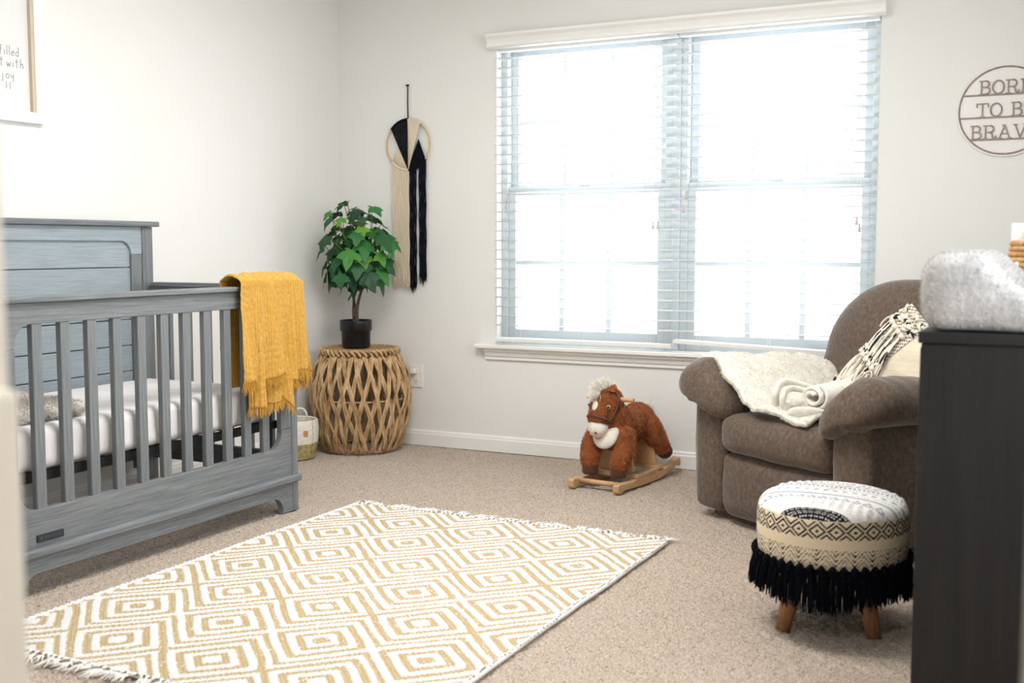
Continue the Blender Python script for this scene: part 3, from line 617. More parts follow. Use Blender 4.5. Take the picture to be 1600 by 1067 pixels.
def seat_f(V, t):
    D = np.zeros_like(V); D[:, 2] = .030*(1-t[:, 0]**2)*(t[:, 2] > .4)*(1-.4*t[:, 1]**2)+.006*(1-t[:, 0]**2)*(t[:, 2] < -.5)*-1; D[:, 1] = -.030*(1-t[:, 0]**4)*(1-np.clip(t[:, 2], -1, 1)**2)*(t[:, 1] < -.3); return D
chair_part('seat_cushion', soft((.162, -.015, .275), (.733, .62, .415), .045, seat_f, (16, 16, 6)))
def foot_f(V, t):
    D = np.zeros_like(V); D[:, 1] = -.026*(1-t[:, 0]**4)*(1-t[:, 2]**4)*(t[:, 1] < .1)+.05*np.clip(-t[:, 2]-.55, 0, 1)*(t[:, 1] < 0); return D
chair_part('footrest_panel', soft((.164, .0, .02), (.731, .12, .268), .030, foot_f, (16, 4, 12)))
chair_part('base', soft((.05, .06, .0), (.85, .66, .06), .01))
def back():
    # cushion whose outline is a broad rounded arch, leaning back
    nu_, nv_ = 64, 22
    def fn(u, v):
        # u around outline, v from back centre across the rim to the front centre
        th = u*2*PI; ct, st_ = np.cos(th), np.sin(th)
        hx = .435; zc, ht, hb = .52, .405, .26
        ex = np.where(st_ > 0, .82, .5); X = np.sign(ct)*np.abs(ct)**ex*hx; Z = np.where(st_ > 0, np.abs(st_)**.9*ht, -np.abs(st_)**.5*hb)
        w = np.sin(v*PI)**.42; y = -np.cos(v*PI)
        y = np.sign(y)*np.abs(y)**.9*.105
        s_ = .45+X*w; z_ = zc+Z*w; d_ = .66-y+.16*(z_-.52)+.02*np.abs(X*w/hx)**2
        d_ = d_-.02*np.exp(-((z_-.62)/.05)**2)*(v > .5)*-.6
        return s_, d_, z_
    b = MB(); b.grid(fn, nu_, nv_, closed_u=True); return b.mesh('backrest', None, True)
chair_part('backrest', back())

# cream fleece over the left arm and seat
fleece = thing('fleece_blanket', 'cream fluffy fleece blanket spread over the armchair arm and seat', 'blanket', tuple(ch(.25, .2, .5)))
def link_to(me, name, m, parent, label=None):
    me.materials.clear(); me.materials.append(m); o = bpy.data.objects.new(name, me); COL.objects.link(o); o.parent = parent; o.matrix_parent_inverse = Matrix.LocRotScale(parent.location, parent.rotation_euler, None).inverted()
    if label: o['label'] = label
    return o
def fl_fn(u, v):
    # u: across the chair from the arm's outer edge to mid seat ; v: depth
    d0 = .045-.055*np.clip(u*1.5, 0, 1)+.02*vnoise(u*6, 0*u, 60)     # front edge depth
    d0 = d0-.01
    dd = d0+(.585-d0)*v
    s_ = -.045+.64*u+.03*(1-v)*u
    arm = .632-.07*dd-.9*np.clip(s_-.09, 0, 1)**1.15-.55*np.clip(.02-s_, 0, 1)
    seat = .462+.010*np.sin(s_*20)+.24*np.clip(dd-.12, 0, 1)*np.clip((s_-.2)*4, 0, 1)
    k = .03; z = np.logaddexp(arm/k, seat/k)*k
    z = z+.012*vnoise(s_*13, dd*13, 61)+.006*vnoise(s_*30, dd*30, 62)+.010*np.exp(-((u-.55)/.05)**2)*(1-v)
    z = z-.012*np.clip(1-v*9, 0, 1)**2
    P = ch(s_, dd, z); return P[..., 0], P[..., 1], P[..., 2]
me = MB().grid(fl_fn, 90, 60).mesh('spread_cloth', None, True, fix=False)
fo = link_to(me, 'spread_cloth', M['fleece'], fleece); k = fo.modifiers.new('solid', 'SOLIDIFY'); k.thickness = .016; k.offset = 0
P_, N_ = sample_surface(me, 26000); N_ = N_*np.sign(N_[:, 2:3]+1e-9); fuzz('fleece_pile', P_+N_*.008, N_, .010, .0013, M['fleece_hair'], fleece, jitter=.8)
eu = np.array([(u, 0.0) for u in np.linspace(0, 1, 2600)]); ex_, ey_, ez_ = fl_fn(eu[:, 0], eu[:, 1]); E_ = np.stack([ex_, ey_, ez_], 1)
fuzz('edge_pile', E_, np.tile(CN, (len(E_), 1)), .012, .0014, M['fleece_hair'], fleece, jitter=.7)
# twisted roll and folds in front of the pillow
def swirl():
    b = MB()
    def fn(u, v):
        a = u*2*PI*2.1; r = .016+.040*u; s_ = .565+r*np.cos(a+.6)*1.15; z_ = .520+r*np.sin(a+.6)*.85
        dd = .06+.02*u+.16*v+.012*np.sin(v*PI)*0; z_ = z_+.015*v; P = ch(s_, dd-.02*np.cos(v*PI)*0, z_); return P[..., 0], P[..., 1], P[..., 2]
    return b.grid(fn, 90, 16).mesh('rolled_end', None, True, fix=False)
so = link_to(swirl(), 'rolled_end', M['fleece'], fleece); k = so.modifiers.new('solid', 'SOLIDIFY'); k.thickness = .014; k.offset = 0; k = so.modifiers.new('sub', 'SUBSURF'); k.levels = 1; k.render_levels = 1
for (s0, z0, s1, z1, w_, seed) in ((.435, .475, .45, .565, .036, 1), (.475, .47, .485, .545, .028, 3), (.53, .455, .60, .475, .034, 2)):
    b = MB(); pp = catmull([ch(s0, .03, z0-.02), ch(s0+.01, .01, (z0+z1)/2), ch(s1, .05, z1), ch(s1+.06, .16, z1-.03)], 8)
    n_ = len(pp); b.tube(pp, w_*.5*(1+.25*np.sin(np.linspace(0, PI*1.5, n_))), 14, flat=.62)
    link_to(b.mesh('fold', None, True), 'fold', M['fleece'], fleece)

# tasselled pillow
pn = np.array([-.4466, -.8437, .2978]); pn /= np.linalg.norm(pn)
C1 = np.array([-.535, 4.255, .850]); C2 = np.array([-.825, 4.290, .515]); U = (C2-C1); PL = np.linalg.norm(U); U /= PL; V_ = np.cross(pn, U); V_ /= np.linalg.norm(V_)
if V_[0] < 0: V_ = -V_
pil = thing('throw_pillow', 'cream throw pillow with tasselled woven band, leaning inside the brown armchair', 'pillow', tuple((C1+C2)/2+V_*PL/2))
def pw(a, b_, h):  # a along the edge 0..1, b_ inward 0..1, h height over the mid plane
    a = np.asarray(a, float); b_ = np.asarray(b_, float)
    pin = 1-.07*np.sin(PI*b_)*0
    ia = .5+(a-.5)*(1-.07*(1-(2*b_-1)**2)*0-.0); ca, cb = 2*a-1, 2*b_-1
    ia = .5+.5*ca*(1-.04*(1-cb**2)); ib = .5+.5*cb*(1-.03*(1-ca**2))
    return C1+(ia*PL)[..., None]*U+(ib*PL)[..., None]*V_+np.asarray(h, float)[..., None]*pn
def thick(a, b_): ca, cb = np.clip(np.abs(2*a-1), 0, 1), np.clip(np.abs(2*b_-1), 0, 1); return .100*(1-ca**2.8)**.5*(1-cb**2.8)**.5
def pfn(u, v):
    wr = .004*np.sin(u*26+2*vnoise(u*3, v*3, 70))*np.clip(v*1.5, 0, 1)*thick(u, v)/.100
    P = pw(u, v, thick(u, v)+wr); return P[..., 0], P[..., 1], P[..., 2]
def pfb(u, v): P = pw(u, v, -thick(u, v)*.7); return P[..., 0], P[..., 1], P[..., 2]
link_to(MB().grid(pfn, 60, 60).grid(pfb, 40, 40).mesh('cover', None, True, fix=False), 'cover', M['cotton'], pil)
# woven band with loops, knots, tassels
def on(a, b_, e=.002): return pw(np.array(a), np.array(b_), thick(np.array(a), np.array(b_))+e)
b = MB()
def bfn(u, v): P = pw(u, v*.36, thick(u, v*.36)+.0025+.0008*np.sin(u*420)*np.sin(v*150)); return P[..., 0], P[..., 1], P[..., 2]
me = MB().grid(bfn, 160, 50).mesh('woven_band', None, True, fix=False)
mb_ = mat('woven_band', srgb(224, 214, 194), .95); _tc = N(mb_, 'ShaderNodeAttribute'); _tc.attribute_name = 'Col'; L(mb_, _tc.outputs['Color'], mb_.node_tree.nodes['Principled BSDF'].inputs['Base Color'])
uu, vv = np.meshgrid(np.arange(160), np.arange(50), indexing='ij'); dk = ((uu//2+vv//2) % 3 == 0) & (((uu//10) % 2 == 0) | (vv > 36))
cc = np.where(dk[..., None], np.array(srgb(92, 84, 84)), np.array(srgb(228, 218, 200))); at = me.color_attributes.new('Col', 'FLOAT_COLOR', 'POINT'); at.data.foreach_set('color', np.concatenate([cc.reshape(-1, 3), np.ones((8000, 1))], 1).astype(np.float32).ravel())
link_to(me, 'woven_band', mb_, pil)
r_ = random.Random(3); down = np.array([0, 0, -1.0])
for a0, lt, bs in ((.16, .34, (.02, .09, .16, .23, .29)), (.50, .36, (.0, .07, .14, .21, .28, .33))):
    for b0 in bs:
        tb = MB(); tk = MB()
        root = on(a0, b0, .012)
        tb.tube([root+U*-.004, root+U*.012], [.011, .012], 10)
        for i in range(17):
            dk_ = i in (4, 11, 15); q = MB() if False else (tk if dk_ else tb)
            bb = b0+r_.uniform(-.035, .035); off_b = r_.uniform(-.03, .03); pts = []
            for k in range(6):
                t = k/5; a_ = min(a0+.02+lt*t*r_.uniform(.96, 1.04), .985); p = on(a_, max(.0, min(.42, b0+(bb-b0)*t+off_b*t+.06*t)), .008+.010*math.sin(PI*t)+r_.uniform(0, .004)); pts.append(p+down*.012*t)
            q.tube(catmull(pts, 3), .0030, 5)
        o = tb.build('tassel', M['yarn'], pil, smooth=True, fix=False); tk.build('dark_strand', M['yarn_black'], o, smooth=True, fix=False)
kb = MB(); kd = MB()
for (a0, a1, n_) in ((.0, .13, 46), (.44, .50, 26), (.86, .99, 60)):
    for i in range(n_):
        a_, b0 = r_.uniform(a0, a1), r_.uniform(0, .34); p = on(a_, b0, .004); q = kb if r_.random() < .8 else kd
        e1 = U*r_.uniform(-.014, .014)+V_*r_.uniform(-.014, .014); q.tube([p-e1, p+pn*.011, p+e1], [.0045, .006, .0045], 6)
for (aa, bb) in ((.60, .36), (.64, .33), (.22, .05)):   # loose loops
    c_ = on(aa, bb, .020); kb.tube([c_+U*.030*math.cos(t)+V_*.016*math.sin(t) for t in np.linspace(0, 2*PI*.9, 16)], .0032, 5)
kb.build('knotted_loops', M['yarn'], pil, kind='stuff', smooth=True, fix=False); kd.build('dark_loops', M['yarn_black'], pil, kind='stuff', smooth=True, fix=False)

# ------------------------------------------------------------------ pouf stool
SX, SYY = -.590, 3.155
st_ = thing('footstool', 'round woven black and cream footstool with black fringe and three wooden legs', 'stool', (SX, SYY, 0))
R0, ZB, ZT = .199, .212, .368
def st_col(ang, r, z):
    cream = np.array(srgb(226, 211, 184)); ink = np.array(srgb(44, 38, 40)); white = np.array(srgb(238, 236, 232))
    col = np.broadcast_to(cream, ang.shape+(3,)).copy()
    side = z < ZT-.030; n_ = 26; t = (ang/(2*PI)*n_) % 1; q = np.abs(t-.5)*2
    # zigzag band low on the side
    h = (z-ZB)/.050; zz = (h-.5-.38*(q-.5)*1.6)*3.6
    dark = side & (h > .08) & (h < 1.0) & ((zz % 1) > .55)
    h2 = (z-(ZT-.078))/.042; dd = np.abs(h2-.5)*2+q
    dark |= side & (h2 > 0) & (h2 < 1.1) & ((dd > .66) & (dd < .98) | (dd > 1.25) & (dd < 1.55) | (dd < .24))
    stitch = ((np.floor(ang*R0/.0042)+np.floor(z/.0042)) % 2) == 0
    col[dark & (stitch | (np.abs(t-.5) < .1) | (h2 > 0))] = ink
    X = r*np.cos(ang); Y = r*np.sin(ang); top = ~side; col[top] = white
    return col, X, Y, top
# woven top: stripes running across
na, nr = 420, 200
prof = [(R0-.006, ZB-.01), (R0, ZB), (R0+.004, ZB+.04), (R0+.005, ZT-.07), (R0+.002, ZT-.035), (R0-.008, ZT-.014), (R0-.025, ZT-.002), (R0-.06, ZT+.008), (R0-.12, ZT+.014), (.001, ZT+.016)]
pp = catmull([(p[0], p[1], 0) for p in prof], 24)[:, :2]; nr = len(pp)
ang, ii = np.meshgrid(np.linspace(0, 2*PI, na, endpoint=False), np.arange(nr), indexing='ij'); r2 = pp[ii, 0]; z2 = pp[ii, 1]
cols, X, Y, top = st_col(ang, r2, z2)
ca, sa = math.cos(.06), math.sin(.06); s1 = X*ca-Y*sa; s2 = X*sa+Y*ca    # s2 runs across the stripes
ink2 = np.array(srgb(70, 76, 92)); gr = np.array(srgb(164, 168, 178)); blk = np.array(srgb(40, 38, 44))
st = s2; stripe = lambda a_, b__: top & (st > a_) & (st < b__)
cols[stripe(-.30, -.177) & (np.sin(s1*1300)+np.sin(st*1300) > -1.2)] = blk
for q0 in (-.112, -.052, .000, .036, .074, .118): cols[stripe(q0, q0+.0035) & (np.sin(s1*700+q0*90) > -.3)] = gr
cols[stripe(-.120, -.090) & (np.abs(((s1/.03) % 1)-.5)*2 - np.abs((st+.105)/.015) > .1) & (np.abs(((s1/.03) % 1)-.5)*2 - np.abs((st+.105)/.015) < .55)] = gr
cols[stripe(-.074, -.066)] = gr; cols[stripe(-.04, -.012) & (np.abs(((s1/.026) % 1)-.5)*2+np.abs((st+.026)/.014) < .75)] = gr
cols[stripe(.02, .03) & (np.sin(s1*500) > 0)] = ink2; cols[stripe(.05, .056)] = gr; cols[stripe(.088, .102) & (np.sin(s1*420) > -.4)] = ink2; cols[stripe(.14, .150)] = gr; cols[stripe(.16, .19) & (np.sin(s1*300) > .0)] = ink2
bmp = np.where(top & (((st > -.164) & (st < -.118)) | ((st > .055) & (st < .090))), .0055*np.abs(np.sin(st*180))*(.6+.4*np.sin(s1*260)), np.where(top, .0012*np.sin(st*520), .0004*np.sin(z2*1400)*np.sin(ang*R0*1400)))
sd = np.random.default_rng(3).uniform(-.0006, .0006, X.shape)
P = np.stack([SX+X*(1+np.where(top, 0, bmp/R0)), SYY+Y*(1+np.where(top, 0, bmp/R0)), z2+np.where(top, bmp+sd, 0)], -1).reshape(-1, 3)
b = MB(); F = [(i*nr+j, ((i+1) % na)*nr+j, ((i+1) % na)*nr+j+1, i*nr+j+1) for i in range(na) for j in range(nr-1)]; b.add(P, F)
me = b.mesh('seat', None, True, fix=False); at = me.color_attributes.new('Col', 'FLOAT_COLOR', 'POINT'); at.data.foreach_set('color', np.concatenate([cols.reshape(-1, 3), np.ones((na*nr, 1))], 1).astype(np.float32).ravel())
ms = mat('stool_weave', (.8, .8, .8), .92, .08); attr_color(ms); link_to(me, 'seat', ms, st_)
MB().lathe([(.001, ZB-.012), (R0-.008, ZB-.012), (R0-.008, ZB)], (SX, SYY, 0), 48).build('underside', M['fringe_black'], st_)
fr = MB(); r_ = random.Random(6); nk = 46
for k in range(nk):
    a0 = k/nk*2*PI; ox, oy = math.cos(a0), math.sin(a0); c0 = np.array([SX+ox*(R0+.006), SYY+oy*(R0+.006), ZB-.002])
    fr.tube([c0+np.array([0, 0, .010]), c0+np.array([ox*.004, oy*.004, .004]), c0-np.array([0, 0, .012])], [.004, .0105, .0105], 8)
    for i in range(26):
        a1 = a0+r_.uniform(-.6, .6)*2*PI/nk; l = r_.uniform(.082, .108)+.012*math.sin(a0*3); rr0 = R0+r_.uniform(-.004, .008); fl_ = r_.uniform(.0, .020)
        a2 = a1+r_.uniform(-.03, .03); z0 = ZB-.004
        fr.tube([(SX+math.cos(a1)*rr0, SYY+math.sin(a1)*rr0, z0), (SX+math.cos((a1+a2)/2)*(rr0+fl_*.7), SYY+math.sin((a1+a2)/2)*(rr0+fl_*.7), z0-l*.5), (SX+math.cos(a2)*(rr0+fl_), SYY+math.sin(a2)*(rr0+fl_), z0-l)], [.0022, .0022, .0012], 4, cap=False)
fr.build('fringe', M['fringe_black'], st_, kind='stuff', fix=False)
for dx, dy, in ((-.107, -.105), (.128, -.055), (-.045, .135)):
    p0 = np.array([SX+dx*.66, SYY+dy*.66, ZB-.012]); p1 = np.array([SX+dx, SYY+dy, .0]); 
    MB().tube([p0, p0*.5+p1*.5, p1], [.031, .026, .019], 20).build('leg', M['leg_wood'], st_, smooth=True)

# ------------------------------------------------------------------ wicker barrel table, plant
TX, TY, TH = -3.325, 4.87, .53
wt = thing('side_table', 'open woven wicker barrel side table in the corner', 'table', (TX, TY, 0))
tz = np.array([0.0, .06, .16, .28, .38, .46, TH-.03]); tr = np.array([.188, .210, .242, .254, .242, .222, .194])
def trad(z): return float(np.interp(z, tz, tr)) if False else float(np.polyval(TPOLY, z))
TPOLY = np.polyfit(tz, tr, 4)
r_ = random.Random(12); nb = 27
for sgn in (1, -1):
    for k in range(nb):
        b = MB(); a0 = 2*PI*k/nb+(0 if sgn > 0 else PI/nb)+r_.uniform(-.03, .03); turn = r_.uniform(.47, .54)
        for q in range(3):
            pts = []; n_ = 30; w0 = r_.uniform(-.002, .002)
            for i in range(n_+1):
                t = i/n_; z = .010+(TH-.042)*t; a = a0+sgn*turn*t+.02*math.sin(t*9+k*2.3)
                cross = math.sin(t*.505*nb+(0 if sgn > 0 else PI)+k*PI); rad = trad(z)+.0065*cross+r_.uniform(-.0012, .0012)
                da = (q-1)*.0076/rad; dz = (q-1)*.003*sgn
                tw = math.sin(t*14+q*2.1+k)*.0022
                pts.append((TX+math.cos(a+da)*(rad+tw), TY+math.sin(a+da)*(rad+tw), max(.008, z+dz)))
            b.tube(pts, [.0052*(1+.18*math.sin(i*1.3+q)) for i in range(n_+1)], 6)
        b.build('wicker_strand', M['wicker'], wt, smooth=True, fix=False)
# hoops, rim binding, round top
hz = MB()
for z, rr0 in ((.012, .0), (.275, -.012), (TH-.045, -.006)):
    MB().tube([(TX+math.cos(a)*(trad(z)+rr0), TY+math.sin(a)*(trad(z)+rr0), z) for a in np.linspace(0, 2*PI, 60)], .005, 6).build('hoop', M['wicker'], wt, smooth=True)
MB().lathe([(.001, TH-.030), (.186, TH-.030), (.190, TH-.024), (.190, TH-.006), (.187, TH-.002), (.001, TH)], (TX, TY, 0), 64).build('table_top', M['wicker_top'], wt)
rim = MB(); nrm_ = 44
for k in range(nrm_):
    a0 = 2*PI*k/nrm_; a1 = a0+2*PI/nrm_*1.35
    pts = [(TX+math.cos(a)*R_, TY+math.sin(a)*R_, z) for a, R_, z in ((a0, .187, TH-.002), (a0*.6+a1*.4, .199, TH-.003), (a0*.25+a1*.75, .203, TH-.015), (a1, .197, TH-.030))]
    rim.tube(catmull(pts, 4), .0075, 6)
rim.tube([(TX+math.cos(a)*.190, TY+math.sin(a)*.190, TH-.004) for a in np.linspace(0, 2*PI, 70)], .0065, 6)
rim.build('rim_binding', M['wicker'], wt, smooth=True)

PX, PY = -3.335, 4.85
pot = thing('potted_plant', 'bushy green ivy-leaved plant in a black pot on the wicker table', 'plant', (PX, PY, TH))
MB().lathe([(.001, 0), (.060, 0), (.070, .006), (.073, .016), (.075, .086), (.079, .090), (.082, .094), (.083, .142), (.082, .145), (.078, .145), (.077, .128), (.001, .126)], (PX, PY, TH+.0005), 48).build('pot', M['pot'], pot, smooth=True, bevel=0)
MB().lathe([(.001, .132), (.0765, .130), (.0765, .127)], (PX, PY, TH), 32).build('soil', M['soil'], pot)
tb = MB(); Zp = TH+.128; P0_ = np.array([PX, PY, 0.])
trunk = [((0, 0, Zp), (-.004, 0, Zp+.07), (-.012, .0, Zp+.15), (-.006, 0, Zp+.30)), ((.006, 0, Zp), (.012, -.004, Zp+.08), (.040, -.01, Zp+.16), (.085, -.02, Zp+.24)), ((-.006, 0, Zp), (-.016, .004, Zp+.06), (-.020, .01, Zp+.14), (-.07, .02, Zp+.26))]
for t in trunk: tb.tube(P0_+catmull(t, 8), np.linspace(.0105, .005, 25), 8)
tb.build('trunk', M['bark'], pot, smooth=True)
def leaf_mesh(seed):
    r = random.Random(seed); lobes = [(-2.35, .52), (-1.9, .30), (-1.15, .88), (-.62, .60), (0, 1.12), (.62, .60), (1.15, .88), (1.9, .30), (2.35, .52), (2.9, .34)]
    out = []
    for i, (a, l) in enumerate(lobes):
        l *= r.uniform(.9, 1.12); a += r.uniform(-.08, .08); out.append((math.sin(a)*l, math.cos(a)*l))
        if i < len(lobes)-1:
            a2 = (a+lobes[i+1][0])/2; l2 = (l+lobes[i+1][1])/2*(.96 if (i % 2) else .93); out.append((math.sin(a2)*l2, math.cos(a2)*l2))
    out.append((0, -.18)); n_ = len(out); V = [(0, 0, 0)]
    for sc in (.5, 1.0):
        for x, y in out: rr_ = math.hypot(x, y)*sc; V.append((x*sc, y*sc, -.28*(rr_**2)*r.uniform(.7, 1.2)+.10*abs(x)*sc+.03*math.sin(7*math.atan2(x, y)+seed)*sc))
    F = [(0, 1+i, 1+(i+1) % n_) for i in range(n_)]+[(1+i, 1+n_+i, 1+n_+(i+1) % n_, 1+(i+1) % n_) for i in range(n_)]
    b = MB(); b.add(np.array(V)*.052, F); me = b.mesh('leaf', M['leaf'], True); return me
LM = [leaf_mesh(s) for s in range(6)]
r_ = random.Random(21); pet = MB(); cen = np.array([PX+.010, PY, 1.030]); cnt = 0; dirs = []
for k in range(128):
    # shell points biased towards the outside, golden angle spread
    zf = 1-2*(k+.5)/128; a = k*2.39996+r_.uniform(-.3, .3); rr0 = math.sqrt(max(0, 1-zf*zf)); sh = r_.uniform(.55, 1.0) if k % 3 else r_.uniform(.3, .6)
    d_ = np.array([math.cos(a)*rr0, math.sin(a)*rr0, zf]); p = cen+d_*np.array([.205, .175, .292])*sh
    if zf < -.55: p[2] += .05; 
    if p[0] < LX+.05 or p[1] > BY-.05: continue
    nrm = Vector(d_*np.array([1, 1, .5])+np.array([0, 0, .75])+np.array([r_.uniform(-.35, .35), r_.uniform(-.45, .1), 0])).normalized()
    tipd = Vector((d_[0], d_[1], -.75+r_.uniform(-.3, .3))); tipd = (tipd-nrm*tipd.dot(nrm)).normalized(); xax = tipd.cross(nrm).normalized()
    s_ = r_.uniform(1.05, 1.55)*(1.08 if zf < .3 else .85)
    o = bpy.data.objects.new('leaf', LM[k % 6]); COL.objects.link(o)
    mtx = Matrix(((xax.x*s_, tipd.x*s_, nrm.x*s_, p[0]), (xax.y*s_, tipd.y*s_, nrm.y*s_, p[1]), (xax.z*s_, tipd.z*s_, nrm.z*s_, p[2]), (0, 0, 0, 1)))
    o.parent = pot; o.matrix_parent_inverse = Matrix.Translation(pot.location).inverted(); o.matrix_basis = mtx
    tr_ = trunk[k % 3]; root = P0_+np.array(tr_[-1])*np.array([1, 1, 1])+np.array([0, 0, r_.uniform(-.08, .02)])
    if zf < 0: root = P0_+np.array(tr_[2])
    back_ = p-np.array(tipd)*.01*s_; mid = (root+back_)/2+np.array([0, 0, .02])
    pet.tube(catmull([root, mid, back_], 5), [.0022]*11, 5)
pet.build('leaf_stalks', M['stem'], pot, smooth=True, fix=False)['kind'] = 'stuff'

# ------------------------------------------------------------------ cotton rope basket beside the crib
BX_, BYY = -3.487, 4.515
bk = thing('storage_basket', 'small white rope basket with seagrass base between crib and wicker table', 'basket', (BX_, BYY, 0))
up = MB(); lo_ = MB(); nc = 22
for i in range(nc):
    t = i/(nc-1); z = .007+t*.182; rr0 = .098+.022*math.sin(t*2.2)
    (up if t > .40 else lo_).tube([(BX_+math.cos(a)*rr0, BYY+math.sin(a)*rr0, z) for a in np.linspace(0, 2*PI, 49)], .0058, 7)
up.build('rope_wall', M['cotton_rope'], bk, smooth=True, fix=False); lo_.build('seagrass_base', M['seagrass'], bk, smooth=True, fix=False)
MB().lathe([(.001, .002), (.098, .002), (.098, .012), (.001, .012)], (BX_, BYY, 0), 32).build('bottom', M['seagrass'], bk)
for sg in (1,):
    for a0 in (1.9, 1.9-PI):
        pts = []
        for t in np.linspace(-.5, .5, 15):
            a = a0+t*.62; pts.append((BX_+math.cos(a)*.116, BYY+math.sin(a)*.116, .190+.042*math.cos(t*PI)**.5 if abs(t) < .499 else .186))
        MB().tube(pts, .0062, 8).build('handle', M['cotton_rope'], bk, smooth=True)
for a0 in (-1.32, -.42, -2.3):
    c_ = np.array([BX_+math.cos(a0)*.124, BYY+math.sin(a0)*.124, .135]); n_ = Vector((math.cos(a0), math.sin(a0), 0)); t_ = np.array([-math.sin(a0), math.cos(a0), 0])
    pl = [(math.cos(q)*.013, math.sin(q)*.020*(1+.25*math.cos(q*2))) for q in np.linspace(0, 2*PI, 18, endpoint=False)]; V = [c_+t_*x+np.array([0, 0, z])+np.array(n_)*h for h in (0, .003) for x, z in pl]
    MB().add(V, [tuple(range(18)), tuple(range(18, 36))[::-1]]+[(i, 18+i, 18+(i+1) % 18, (i+1) % 18) for i in range(18)]).build('leather_tab', M['leather'], bk)

# ------------------------------------------------------------------ outlet on the back wall
ot = thing('wall_outlet', 'white wall outlet plate with small plug in its upper socket, beside wicker table', 'outlet', (-3.135, BY, .368))
MB().box((-3.175, BY-.006, .306), (-3.095, BY, .430)).build('cover_plate', M['plastic'], ot, bevel=.004)
for zc in (.342, .395):
    so = MB().prism([(x*.0172-3.135, zc+z*.0142) for x, z in [(math.cos(q)*(1 if abs(math.cos(q)) < .8 else .97), math.sin(q)) for q in np.linspace(0, 2*PI, 20, endpoint=False)]], 'y', BY-.0085, BY-.0055).build('socket', M['plastic'], ot)
    s = MB()
    for dx in (-.006, .006): s.box((-3.135+dx-.001, BY-.0092, zc-.001), (-3.135+dx+.001, BY-.0084, zc+.008))
    s.lathe([(.001, 0), (.0025, 0), (.0025, .0008)], (0, 0, 0), 8) if False else s.box((-3.137, BY-.0092, zc-.010), (-3.133, BY-.0084, zc-.006)); s.build('slot', M['slot'], so)
pg = thing('night_light', 'small white plug-in cube in the upper socket of the wall outlet', 'plug', (-3.14, BY-.02, .395))
MB().box((-3.153, BY-.040, .383), (-3.128, BY-.0093, .408)).build('plug_body', M['plastic'], pg, bevel=.004); MB().tube([(-3.15, BY-.03, .396), (-3.19, BY-.032, .397)], .0035, 8).build('plug_stub', M['plastic'], pg, smooth=True)

# ------------------------------------------------------------------ macrame dream-catcher hanging
HX0, HZ0, HR, HYY = -3.168, 1.583, .131, BY-.014
mc = thing('macrame_hanging', 'black and cream macrame hoop hanging with long cord fringe on the wall', 'wall hanging', (HX0, BY, HZ0))
MB().tube([(HX0+HR*math.cos(a), HYY, HZ0+HR*math.sin(a)) for a in np.linspace(0, 2*PI, 72)], .0048, 8).build('hoop', M['hoop'], mc, smooth=True)
def hp(a): return np.array([HX0+HR*math.cos(a), HYY, HZ0+HR*math.sin(a)])
bot = np.array([HX0+.004, HYY-.004, HZ0-HR*.98])
def wrap_arc(name, a0, a1, m):
    MB().tube([hp(a)+np.array([0, -.001, 0]) for a in np.linspace(a0, a1, 24)], [.0072+.001*math.sin(i*2.2) for i in range(24)], 8).build(name, m, mc, smooth=True)
wrap_arc('black_wrapping', math.radians(90), math.radians(141), M['rope_black']); wrap_arc('cream_wrapping', math.radians(88), math.radians(54), M['rope_cream'])
wrap_arc('cream_wrapping', math.radians(222), math.radians(270), M['rope_cream']); wrap_arc('black_wrapping', math.radians(272), math.radians(324), M['rope_black'])
# four fans of cord; each cord is countable in the photo only as a fan, so a fan is one part
def fan(name, m, tops, ends, yoff, rad=.0031):
    b = MB()
    for p, q in zip(tops, ends): b.tube([p+np.array([0, yoff, 0]), (p+q)/2+np.array([0, yoff-.001, 0]), q+np.array([0, yoff, 0])], rad, 6)
    b.build(name, m, mc, kind='stuff', smooth=True, fix=False)
n_ = 17; mid = lambda t: np.array([HX0+.003, HYY, HZ0+HR*(.95-1.92*t)])
fan('cream_cord_fan', M['rope_cream'], [hp(math.radians(a)) for a in np.linspace(222, 268, n_)], [np.array([HX0-.055+.050*k/(n_-1), HYY, HZ0+.00-.055*k/(n_-1)]) for k in range(n_)], .0)
fan('black_cord_fan', M['rope_black'], [hp(math.radians(a)) for a in np.linspace(273, 322, n_)], [np.array([HX0+.062-.054*k/(n_-1), HYY, HZ0+.018-.11*k/(n_-1)]) for k in range(n_)][::1] if False else [np.array([HX0+.008+.054*k/(n_-1), HYY, HZ0-.10+.125*k/(n_-1)]) for k in range(n_)], .0)
fan('black_cord_fan', M['rope_black'], [hp(math.radians(a)) for a in np.linspace(91, 139, n_)], [mid(k/(n_-1)) for k in range(n_)][:], -.005)
fan('cream_cord_fan', M['rope_cream'], [hp(math.radians(a)) for a in np.linspace(88, 55, n_)], [mid(k/(n_-1))+np.array([.002, 0, 0]) for k in range(n_)], -.009)
r_ = random.Random(9)
def fringe_cords(name, m, xs, zend, jit, tail):
    b = MB()
    for x in xs:
        rel = (x-HX0)/HR; z0 = HZ0-HR*math.sqrt(max(0, 1-rel*rel)); ze = zend+r_.uniform(-jit, jit); ph = r_.uniform(0, 6)
        pts = [(x+.0012*math.sin(t*22+ph), HYY+.001*math.cos(t*19+ph), z0+(ze-z0)*t) for t in np.linspace(0, 1, 22)]
        b.tube(pts, [.0036+.0004*math.sin(i*2.7+ph) for i in range(22)], 6)
        for k in range(5): b.tube([(x, HYY, ze+.01), (x+r_.uniform(-.006, .006), HYY-r_.uniform(0, .006), ze-r_.uniform(.01, tail))], [.0018, .0008], 4)
    b.build(name, m, mc, kind='stuff', smooth=True, fix=False)
fringe_cords('cream_fringe', M['rope_cream'], np.linspace(HX0-.096, HX0+.000, 15), .86, .012, .035)
